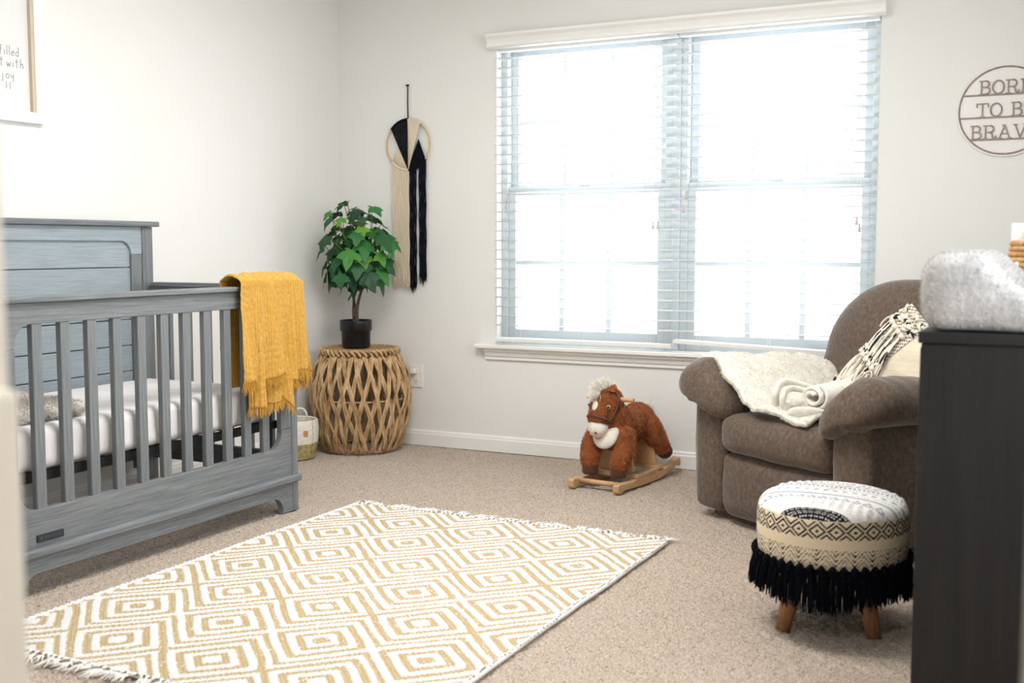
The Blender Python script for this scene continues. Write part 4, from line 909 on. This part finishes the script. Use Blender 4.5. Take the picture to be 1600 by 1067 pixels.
fringe_cords('black_fringe', M['rope_black'], list(np.linspace(HX0+.010, HX0+.045, 7)), .84, .014, .025)
fringe_cords('black_fringe', M['rope_black'], list(np.linspace(HX0+.066, HX0+.104, 8)), .88, .014, .025)
b = MB(); b.tube([(HX0-.001, HYY, HZ0+HR), (HX0-.004, HYY+.002, 1.80), (HX0-.006, BY-.006, 1.885)], .0022, 6).tube([(HX0+.002, HYY, HZ0+HR), (HX0-.001, HYY+.002, 1.80), (HX0-.004, BY-.006, 1.885)], .0022, 6)
b.tube([(HX0-.016, BY-.006, 1.893), (HX0-.005, BY-.010, 1.888), (HX0+.004, BY-.006, 1.892)], [.003, .006, .003], 8).build('hanging_cord', M['rope_black'], mc, smooth=True)

# ------------------------------------------------------------------ round sign: BORN TO BE BRAVE
GX, GZ, GR = -.300, 1.609, .180
sg = thing('round_sign', 'round white wall sign with brown wooden lettering, right of the window', 'sign', (GX, BY, GZ))
MB().prism([(GX+.188*math.cos(a), GZ+.188*math.sin(a)) for a in np.linspace(0, 2*PI, 90, endpoint=False)], 'y', BY-.009, BY).build('backing_disc', M['sign_back'], sg, bevel=.001)
def rg(u, v): a = u*2*PI; q = v*2*PI; return GX+(GR-.003+.0035*np.cos(q))*np.cos(a), BY-.011+.0035*np.sin(q), GZ+(GR-.003+.0035*np.cos(q))*np.sin(a)
MB().grid(rg, 96, 8, closed_u=True, closed_v=True).build('ring', M['sign_wood'], sg)
def stroke(b, pts, w=.0042, y0=BY-.0135, y1=BY-.0080):
    for (x0, z0), (x1, z1) in zip(pts[:-1], pts[1:]):
        y0 -= .00006; y1 += .00004
        dx, dz = x1-x0, z1-z0; l = math.hypot(dx, dz)+1e-9; nx_, nz_ = -dz/l*w/2, dx/l*w/2; ex, ez = dx/l*w*.3, dz/l*w*.3
        b.prism([(x0-ex+nx_, z0-ez+nz_), (x1+ex+nx_, z1+ez+nz_), (x1+ex-nx_, z1+ez-nz_), (x0-ex-nx_, z0-ez-nz_)], 'y', y0, y1)
def ellipse(cx, cz, rx, rz, a0=0, a1=360, n=18): return [(cx+rx*math.cos(math.radians(a0+(a1-a0)*i/n)), cz+rz*math.sin(math.radians(a0+(a1-a0)*i/n))) for i in range(n+1)]
LET = {  # slab-serif strokes in a unit box (width varies), (heavy?, points)
 'B': (.80, [(1, [(.16, 0), (.16, 1)]), (0, [(0, 0), (.45, 0)]), (0, [(0, 1), (.45, 1)]), (0, [(.16, .53), (.45, .53)]), (1, ellipse(.45, .765, .24, .235, 90, -90)), (1, ellipse(.45, .265, .30, .265, 90, -90))]),
 'O': (.86, [(1, ellipse(.43, .5, .40, .5))]),
 'R': (.90, [(1, [(.16, 0), (.16, 1)]), (0, [(0, 0), (.32, 0)]), (0, [(0, 1), (.48, 1)]), (0, [(.16, .49), (.48, .49)]), (1, ellipse(.48, .745, .25, .255, 90, -90)), (1, [(.46, .49), (.62, .36), (.68, .08), (.78, 0), (.88, .05), (.90, .2)])]),
 'N': (.95, [(1, [(.16, 0), (.16, 1)]), (1, [(.16, 1), (.80, 0)]), (1, [(.80, 0), (.80, 1)]), (0, [(0, 0), (.32, 0)]), (0, [(0, 1), (.2, 1)]), (0, [(.64, 1), (.95, 1)])]),
 'T': (.86, [(1, [(.43, 0), (.43, 1)]), (0, [(.26, 0), (.60, 0)]), (0, [(.02, .74), (.02, 1), (.84, 1), (.84, .74)])]),
 'E': (.80, [(1, [(.16, 0), (.16, 1)]), (0, [(0, 0), (.74, 0), (.74, .25)]), (0, [(0, 1), (.70, 1), (.70, .76)]), (0, [(.16, .52), (.50, .52)]), (0, [(.50, .40), (.50, .64)])]),
 'A': (.98, [(1, [(.13, 0), (.49, 1), (.85, 0)]), (0, [(.26, .34), (.72, .34)]), (0, [(0, 0), (.28, 0)]), (0, [(.70, 0), (.98, 0)]), (0, [(.32, 1), (.49, 1)])]),
 'V': (.98, [(1, [(.13, 1), (.49, 0), (.85, 1)]), (0, [(0, 1), (.28, 1)]), (0, [(.70, 1), (.98, 1)])])}
def word(txt, cx, z0, h):
    ws = [(LET[c][0] if c != ' ' else .38) for c in txt]; gap = .13; tot = sum(ws)*h+gap*h*(len(txt)-1); x = cx-tot/2
    for c, w in zip(txt, ws):
        if c != ' ':
            b = MB()
            for si, (hv, pts) in enumerate(LET[c][1]): stroke(b, [(x+p*h, z0+q*h) for p, q in pts], .0060 if hv else .0040, BY-.0132-.0004*si, BY-.0086+.0002*si)
            b.build('letter', M['sign_wood'], sg)
        x += (w+gap)*h
for txt, z0 in (('BORN', 1.674), ('TO BE', 1.582), ('BRAVE', 1.492)):
    word(txt, GX+.002, z0+.004, .053); hw = math.sqrt((GR-.003)**2-(z0-GZ)**2)
    b = MB(); stroke(b, [(GX-hw, z0), (GX+hw, z0)], .0062); b.build('crossbar', M['sign_wood'], sg)

# ------------------------------------------------------------------ framed print on the left wall
fy1, fz0, fy0, fz1 = 3.147, 1.520, 2.60, 2.13
pf = thing('picture_frame', 'white framed print with thin grey handwriting hanging above the crib', 'picture', (LX, (fy0+fy1)/2, (fz0+fz1)/2))
w_ = .042
for nm, lo, hi in (('side_rail', (LX, fy1-w_, fz0), (LX+.028, fy1, fz1)), ('side_rail', (LX, fy0, fz0), (LX+.028, fy0+w_, fz1)), ('bottom_rail', (LX, fy0+w_, fz0), (LX+.028, fy1-w_, fz0+w_)), ('top_rail', (LX, fy0+w_, fz1-w_), (LX+.028, fy1-w_, fz1))):
    MB().box(lo, hi).build(nm, M['white_paint'], pf, bevel=.003)
MB().box((LX+.002, fy1-w_-.013, fz0+w_), (LX+.022, fy1-w_, fz1-w_)).build('inner_lip', M['lip'], pf)
pa = MB().box((LX+.001, fy0+w_, fz0+w_), (LX+.006, fy1-w_-.013, fz1-w_)).build('print', M['paper'], pf)
HW = {'f': [[(.35, 1.05), (.18, .95), (.15, 0)], [(0, .6), (.3, .6)]], 'i': [[(.1, 0), (.1, .55)]], 'l': [[(.1, 0), (.1, 1.1)]], 'e': [[(.05, .3), (.4, .32), (.36, .55), (.12, .5), (.05, .22), (.2, 0), (.42, .08)]],
      'd': [[(.4, 1.05), (.4, 0)], [(.4, .5), (.15, .5), (.04, .25), (.18, 0), (.4, .1)]], 'w': [[(0, .55), (.12, 0), (.26, .4), (.4, 0), (.54, .55)]], 't': [[(.2, 1.0), (.2, 0)], [(0, .7), (.42, .7)]],
      'h': [[(.08, 1.1), (.08, 0)], [(.08, .4), (.28, .55), (.4, .4), (.42, 0)]], 'j': [[(.2, .55), (.2, -.3), (.02, -.3)]], 'o': [ellipse(.22, .27, .19, .27, 0, 360, 10)], 'y': [[(.02, .55), (.1, .22), (.34, .2)], [(.38, .55), (.34, -.35)]],
      's': [[(.34, .5), (.1, .52), (.1, .3), (.32, .24), (.3, .02), (.04, .02)]], 'm': [[(0, 0), (0, .5)], [(0, .4), (.16, .5), (.2, 0)], [(.2, .4), (.38, .5), (.42, 0)]], 'a': [[(.36, .5), (.1, .5), (.02, .2), (.16, 0), (.34, .1)], [(.37, .52), (.4, 0)]], 'r': [[(.05, 0), (.05, .5)], [(.05, .35), (.28, .52)]]}
def hand(txt, yend, z0, h, sp=.28):
    b = MB(); wd = {'i': .2, 'l': .2, 'w': .56}; tot = sum(wd.get(c, .45)+sp for c in txt)*h; y = yend-tot+sp*h
    for c in txt:
        for pts in HW.get(c, []):
            q = [(y+a*h, z0+bb*h) for a, bb in pts]
            for (y0_, z0_), (y1_, z1_) in zip(q[:-1], q[1:]):
                dy, dz = y1_-y0_, z1_-z0_; l = math.hypot(dy, dz)+1e-9; ny_, nz_ = -dz/l*.0014, dy/l*.0014
                b.prism([(y0_+ny_, z0_+nz_), (y1_+ny_, z1_+nz_), (y1_-ny_, z1_-nz_), (y0_-ny_, z0_-nz_)], 'x', LX+.0058, LX+.0066)
        y += (wd.get(c, .45)+sp)*h
    b.build('handwriting', M['ink'], pa)
hand('filled', 3.047, 1.765, .033, .13); hand('t', 2.976, 1.722, .033); hand('with', 3.066, 1.722, .033, .20); hand('joy', 3.022, 1.678, .033, .18); hand('ll', 3.006, 1.640, .024, .5)

# ------------------------------------------------------------------ dresser, changing pad, rope basket in front right
dr = thing('dresser', 'tall dark charcoal wooden dresser seen from its end at the right edge', 'dresser', (.0, 2.95, 0))
DX0, DX1, DY0, DY1, DZ = -.298, .22, 2.50, 3.72, .874
MB().box((DX0+.004, DY0+.006, .04), (DX1, DY0+.028, DZ-.026)).build('end_panel', M['dresser'], dr, bevel=.002)
MB().box((DX0+.004, DY1-.028, .04), (DX1, DY1-.006, DZ-.026)).build('end_panel', M['dresser'], dr, bevel=.002)
MB().box((DX0-.002, DY0, DZ-.025), (DX1+.005, DY1, DZ)).build('worktop', M['dresser'], dr, bevel=.003)
MB().box((DX1-.012, DY0+.029, .04), (DX1-.001, DY1-.029, DZ-.026)).build('back_panel', M['dresser'], dr)
MB().box((DX0+.03, DY0+.029, .0), (DX1-.013, DY1-.029, .04)).build('plinth', M['dresser'], dr)
for sx in (DX0+.004, DX1-.05):
    for sy in (DY0+.006, DY1-.052): MB().box((sx, sy, 0), (sx+.046, sy+.046, .0395)).build('leg', M['dresser'], dr, bevel=.002)
for j in range(3):
    for k in range(2):
        y0 = DY0+.032+k*.583; z0 = .06+j*.262
        d_ = MB().box((DX0-.001, y0, z0), (DX0+.019, y0+.573, z0+.254)).build('drawer', M['dresser'], dr, bevel=.003)
        MB().lathe([(.001, .0), (.006, 0), (.005, .012), (.012, .02), (.012, .026), (.001, .028)], (0, 0, 0), 16).build('knob', M['black_metal'], d_, smooth=True).matrix_basis = Matrix.Translation((DX0-.001, y0+.286, z0+.127)) @ Matrix.Rotation(-PI/2, 4, 'Y')
# contoured pad: raised sides, dished middle
pd = thing('changing_pad', 'light grey plush changing pad with raised side on top of the dark dresser', 'changing pad', (0, 2.95, DZ))
PX0, PX1, PY0, PY1 = -.288, .16, 2.505, 3.16
def padprof(xx):   # height of the top surface across the width
    t = (xx-PX0)/(PX1-PX0); a_ = np.clip((t-.20)/.28, 0, 1); c_ = np.clip((1-t-.20)/.28, 0, 1)
    return .162-.085*np.minimum(a_*a_*(3-2*a_), c_*c_*(3-2*c_))
def pad_shape(V):
    V = V.copy(); t = (V[:, 2]-DZ)/.162
    # end faces lower than the sides rise, sloping dish
    H = padprof(V[:, 0]); rim = np.clip((PY0+.10-V[:, 1])/.10, 0, 1)
    V[:, 2] = DZ+t*H*(1-.0*rim)
    V[:, 0] += .012*np.sin(t*PI)*np.sign(V[:, 0]-(PX0+PX1)/2)*(np.abs(V[:, 0]-(PX0+PX1)/2) > .19)-.0
    V[:, 1] -= .014*np.sin(np.clip(t, 0, 1)*PI)*(V[:, 1] < PY0+.04)
    V += .003*np.stack([vnoise(V[:, 1]*14, V[:, 2]*14, 81), vnoise(V[:, 0]*14, V[:, 2]*14, 82), vnoise(V[:, 0]*14, V[:, 1]*14, 83)], 1); V[:, 2] = np.maximum(V[:, 2], DZ+.001)
    return V
pm = cuboid_cloth((PX0, PY0, DZ+.001), (PX1, PY1, DZ+.162), .038, pad_shape, (36, 30, 6)); link_to(pm, 'cover', M['pad'], pd)
P_, N_ = sample_surface(pm, 30000); k_ = P_[:, 2] > DZ+.012; fuzz('plush_pile', P_[k_], N_[k_], .009, .0013, M['pad_hair'], pd, jitter=.7)
# jute rope basket with rolled cloths, further back on the dresser
jx, jy = -.088, 3.40
jb = thing('jute_basket', 'small jute rope basket on the dresser behind the changing pad', 'basket', (jx, jy, DZ))
b = MB()
for i in range(13):
    z = DZ+.008+i*.0148; rr0 = .082+.006*math.sin(i/12*PI)
    b.tube([(jx+math.cos(a)*rr0, jy+math.sin(a)*rr0, z) for a in np.linspace(0, 2*PI, 41)], .0086, 8)
b.build('rope_wall', M['jute'], jb, smooth=True, fix=False); MB().lathe([(.001, .002), (.082, .002), (.082, .012), (.001, .012)], (jx, jy, DZ), 24).build('bottom', M['jute'], jb)
lt = MB()
for i in range(12): a = 2.2+i*.16; lt.tube([(jx+math.cos(a)*.094, jy+math.sin(a)*.094, DZ+.12+.05*math.sin(i*.6)), (jx+math.cos(a)*.10, jy+math.sin(a)*.10, DZ+.10+.05*math.sin(i*.6))], .006, 6)
lt.build('trim_cord', M['cotton_rope'], jb)
mgc = mat('green_cloth', srgb(214, 226, 206), .9); mpk = mat('pink_cloth', srgb(236, 196, 192), .9)
for i, (dx, dy, m_, lb) in enumerate(((-.066, -.005, M['fleece'], 'white rolled cloth in the jute basket, leftmost'), (-.02, -.045, mgc, 'pale green rolled cloth at the front of the jute basket'), (.02, -.03, mpk, 'pale pink rolled cloth in the jute basket'), (.03, .03, M['fleece'], 'white rolled cloth at the back right of the jute basket'))):
    b = MB()
    def fn(u, v, dx=dx, dy=dy, i=i):
        a = u*2*PI*2.4; r = .008+.017*u; return jx+dx+r*np.cos(a), jy+dy+r*np.sin(a), DZ+.016+(.222+.008*(i % 3))*v+.004*u
    o = b.grid(fn, 60, 4).build('rolled_cloth', m_, None, smooth=True, solid=.005, fix=False); tag(o, lb, 'cloth', 'rolled cloths in the jute basket')

# ------------------------------------------------------------------ rocking horse
HO = np.array([-1.805, 4.737, 0.]); HF = np.array([-.130, -.9915, 0]); HL = np.array([.9915, -.130, 0])
horse = thing('rocking_horse', 'chestnut plush rocking horse with white muzzle on wooden rockers by the back wall', 'rocking horse', tuple(HO))
def T(p): p = np.asarray(p, float); return HO+p[..., 0:1]*HF+p[..., 1:2]*HL+p[..., 2:3]*np.array([0, 0, 1.])
RM = Matrix(((HF[0], HL[0], 0), (HF[1], HL[1], 0), (0, 0, 1)))
def hE(c, r, rot=None):   # ellipsoid in horse frame
    R = RM @ (rot.to_3x3() if rot else Matrix.Identity(3)); return ('e', T(c), np.array(r), R.to_4x4())
def hT(pts, r): return ('t', T(catmull(pts, 5)), np.interp(np.linspace(0, 1, (len(pts)-1)*5+1), np.linspace(0, 1, len(r)), r))
RotY = lambda d: Matrix.Rotation(math.radians(d), 4, 'Y')
body_parts = [hE((.105, 0, .255), (.095, .082, .098)), hE((-.02, 0, .250), (.13, .080, .082)), hE((-.115, 0, .258), (.082, .084, .084)), hE((.03, 0, .25), (.12, .082, .085)),
    hT([(.08, 0, .25), (.125, 0, .31), (.145, 0, .35)], [.085, .072, .062]),
    hT([(.12, .062, .25), (.155, .082, .18), (.185, .075, .125), (.190, .070, .085)], [.046, .047, .043, .036]), hT([(.12, -.062, .25), (.155, -.082, .18), (.185, -.075, .125), (.190, -.070, .085)], [.046, .047, .043, .036]),
    hT([(-.11, .05, .25), (-.125, .080, .20), (-.145, .098, .155), (-.170, .105, .125)], [.058, .052, .044, .038]), hT([(-.11, -.05, .25), (-.125, -.080, .20), (-.145, -.098, .155), (-.170, -.105, .125)], [.058, .052, .044, .038])]
ob = blob('body', body_parts, M['horse_fur'], horse, .007, 8)
# head: long axis pitched steeply down, turned a little to the horse's right
HD = np.array([.170, -.014, .358]); hr = Matrix.Rotation(math.radians(-12), 4, 'Z') @ Matrix.Rotation(math.radians(64), 4, 'Y')   # local x = towards the muzzle
def Hh(p): v = hr @ Vector(p); return HD+np.array(v)
def hHe(c, r, rot=None): rt = hr @ rot if rot else hr; return ('e', T(Hh(c)), np.array(r), (RM @ rt.to_3x3()).to_4x4())
head_parts = [hHe((0, 0, 0), (.078, .062, .062)), hHe((.045, 0, .004), (.062, .054, .052)), hHe((-.03, .0, -.02), (.06, .066, .058)), hHe((.02, .035, -.015), (.045, .028, .035)), hHe((.02, -.035, -.015), (.045, .028, .035))]
oh = blob('head', head_parts, M['horse_fur'], horse, .006, 6)
om = blob('muzzle', [hHe((.098, 0, -.004), (.046, .047, .044)), hHe((.112, .016, .004), (.028, .026, .026)), hHe((.112, -.016, .004), (.028, .026, .026)), hHe((.105, 0, -.026), (.034, .034, .022))], M['white_plush'], horse, .005, 4); tag(om, 'white muzzle')
for sy in (1, -1):
    e = MB(); 
    def ear(u, v, sy=sy): 
        a = u*2*PI; q = np.stack([-.058-.038*v, sy*(.036+.012*v)+.021*(1-v**4)*np.cos(a), .024+.013*(1-v**4)*np.sin(a)+.006*v], -1); w = np.einsum('ij,...j->...i', np.array(hr.to_3x3()), q)+HD; w = T(w); return w[..., 0], w[..., 1], w[..., 2]
    e.grid(ear, 16, 8, closed_u=True); e.build('ear', M['horse_fur'], horse, smooth=True)
bz_ = blob('blaze', [hHe((.018, 0, .0565), (.026, .0155, .007))], M['white_plush'], horse, .003, 2); tag(bz_, 'white diamond blaze')
ch_ = blob('chest_patch', [hE((.176, 0, .238), (.030, .064, .072), RotY(-25))], M['white_plush'], horse, .005, 3); tag(ch_, 'white chest patch')
def ball(name, c, r, m, parent): 
    b = MB(); p = T(np.array(c)); 
    def f(u, v): return p[0]+r*np.sin(v*PI)*np.cos(u*2*PI), p[1]+r*np.sin(v*PI)*np.sin(u*2*PI), p[2]+r*np.cos(v*PI)
    return b.grid(f, 16, 10, closed_u=True).build(name, m, parent, smooth=True)
for sy in (1, -1):
    e = ball('eye', Hh((.012, sy*.0520, .030)), .0095, M['eye_w'], horse); ball('pupil', Hh((.014, sy*.0555, .0345)), .0062, M['eye_b'], e)
    ball('nostril', Hh((.132, sy*.020, .022)), .0058, M['nostril'], om)
MB().tube([T(Hh(p)) for p in catmull([(.112, -.034, -.028), (.138, -.018, -.022), (.147, 0, -.021), (.138, .018, -.022), (.112, .034, -.028)], 5)], .0020, 6).build('mouth', M['pink'], om)
# bridle: noseband and cheek straps
br = MB(); br.tube([T(Hh((.066, .058*math.cos(a), -.002+.056*math.sin(a)))) for a in np.linspace(0, 2*PI, 34)], .0058, 6, flat=.6)
for sy in (1, -1): br.tube([T(Hh(p)) for p in catmull([(.066, sy*.058, .0), (.02, sy*.068, -.004), (-.04, sy*.069, .004), (-.075, sy*.040, .018)], 6)], .0055, 6, flat=.6)
br.build('bridle', M['strap'], horse, smooth=True)
MB().tube([T((.140, -.116, .388)), T((.140, .116, .388))], .0105, 16).build('handle_bar', M['tan_wood'], horse, smooth=True, bevel=.002)
for x_, y_, z_ in ((.190, .070, .068), (.190, -.070, .068)): blob('hoof', [('t', [T((x_-.002, y_, .100)), T((x_, y_, .085)), T((x_+.002, y_, .060)), T((x_+.003, y_, .052))], [.034, .038, .038, .030])], M['hoof'], horse, .005, 3)
for sy in (1, -1): blob('hoof', [('t', [T((-.168, sy*.105, .128)), T((-.190, sy*.110, .110)), T((-.199, sy*.112, .103))], [.038, .036, .027])], M['hoof'], horse, .005, 3)
for o_, n_, sd_ in ((ob, 26000, 3), (oh, 11000, 4)):
    P_, N_ = sample_surface(o_.data, n_, sd_)
    if o_ is oh:
        c_ = np.array(T(Hh((.018, 0, .0565)))); k_ = np.linalg.norm(P_-c_, axis=1) > .024; P_, N_ = P_[k_], N_[k_]
    else:
        c_ = np.array(T((.175, 0, .235))); k_ = np.linalg.norm((P_-c_)*np.array([1, 1, .8]), axis=1) > .055; P_, N_ = P_[k_], N_[k_]
    fuzz('plush_pile', P_, N_, .0105, .0012, M['horse_hair'], horse, jitter=.55, comb=(0, 0, -.35), seed=sd_)
# mane and tail of long hair
def hairs(name, roots, dirs, L_, n, m, spread, rad=.0011, curl=.3):
    b = MB(); r = random.Random(17)
    for i in range(n):
        t = r.random()*(len(roots)-1); k = int(t); f = t-k; p = np.array(roots[k])*(1-f)+np.array(roots[k+1])*f; d = np.array(dirs[k])*(1-f)+np.array(dirs[k+1])*f
        d = d+np.array([r.gauss(0, spread) for _ in range(3)]); d /= np.linalg.norm(d); l = L_*r.uniform(.5, 1.15); p = p+np.array([r.gauss(0, .006) for _ in range(3)])
        q = p+d*l*.5; d2 = d+np.array([r.gauss(0, curl), r.gauss(0, curl), r.gauss(-.15, curl)]); d2 /= np.linalg.norm(d2)
        b.tube(T(np.array([p, q, q+d2*l*.5])), [rad, rad, rad*.3], 3, cap=False)
    return b.build(name, m, horse, kind='stuff', fix=False)
hairs('mane', [Hh((-.025, .0, .058)), Hh((-.055, -.01, .050)), Hh((-.080, -.01, .02)), (.10, 0, .40), (.075, 0, .36)], [(.9, -.45, -.25), (.5, -.5, .45), (-.0, -.3, .9), (-.7, .1, .3), (-.9, .2, .0)], .048, 1200, M['mane'], .30, rad=.0011)
hairs('tail', [(-.180, 0, .31), (-.19, 0, .28)], [(-.6, .25, .55), (-.8, .2, .1)], .065, 170, M['mane'], .22)
# rockers, crosspieces, saddle support
def rz(x): return .004+.58*max(0, abs(x+.0)-.02)**2*(1.0 if x < 0 else .25)
for sy in (1, -1):
    top_, bot_ = [], []
    for x in np.linspace(-.285, .245, 26): bot_.append((x, rz(x))); top_.append((x, rz(x)+.030+(.004 if -.14 < x < .14 else 0)))
    poly = bot_+[(.262, .002), (.285, .002), (.292, .012), (.292, .036), (.280, .044), (.262, .042)]+top_[::-1]+[(-.300, rz(-.285)+.028), (-.312, rz(-.285)+.014), (-.310, rz(-.285)-.008), (-.300, rz(-.285)-.012)]
    V = [T((p, sy*.112+o_, q)) for o_ in (-.015, .015) for p, q in poly]; n_ = len(poly)
    MB().add(V, [tuple(range(n_)), tuple(range(n_, 2*n_))[::-1]]+[(i, n_+i, n_+(i+1) % n_, (i+1) % n_) for i in range(n_)]).build('rocker', M['tan_wood'], horse, bevel=.003)
    rl = [(x, rz(x)+.0342) for x in np.linspace(-.085, .07, 8)]; poly = rl+[(.07, rz(.07)+.048), (-.085, rz(-.085)+.050)]
    V = [T((p, sy*.112+o_, q)) for o_ in (-.014, .014) for p, q in poly]; n_ = len(poly)
    MB().add(V, [tuple(range(n_)), tuple(range(n_, 2*n_))[::-1]]+[(i, n_+i, n_+(i+1) % n_, (i+1) % n_) for i in range(n_)]).build('rocker_block', M['tan_wood'], horse, bevel=.002)
def hbox(name, lo, hi, m=M['tan_wood'], bev=.002):
    x0, y0, z0 = lo; x1, y1, z1 = hi
    V = [T(p) for p in ((x0,y0,z0),(x1,y0,z0),(x1,y1,z0),(x0,y1,z0),(x0,y0,z1),(x1,y0,z1),(x1,y1,z1),(x0,y1,z1))]
    return MB().add(V, [(0,3,2,1),(4,5,6,7),(0,1,5,4),(1,2,6,5),(2,3,7,6),(3,0,4,7)]).build(name, m, horse, bevel=bev)
MB().tube([T((.232, -.098, .030)), T((.232, .098, .030))], .011, 14).build('dowel', M['tan_wood'], horse, smooth=True)
hbox('crosspiece', (.075, -.127, .040), (.120, .127, .056)); hbox('crosspiece', (-.135, -.127, .048), (-.090, .127, .064))
for x0, hgt, w0 in ((.090, .150, .075), (-.112, .175, .080)):
    poly = [(-w0-.02, .056), (w0+.02, .056)]+[(w0+.018-.035*(1-math.cos(t)), .062+(hgt-.062)*math.sin(t)**1.3) for t in np.linspace(0.1, PI/2, 8)]+[(-(w0+.018-.035*(1-math.cos(t))), .062+(hgt-.062)*math.sin(t)**1.3) for t in np.linspace(PI/2, 0.1, 8)]
    V = [T((x0+o_, p, q+.008)) for o_ in (-.008, .008) for p, q in poly]; n_ = len(poly)
    MB().add(V, [tuple(range(n_)), tuple(range(n_, 2*n_))[::-1]]+[(i, n_+i, n_+(i+1) % n_, (i+1) % n_) for i in range(n_)]).build('support_board', M['tan_wood'], horse, bevel=.003)
hbox('centre_board', (-.104, -.010, .064), (.082, .010, .19))
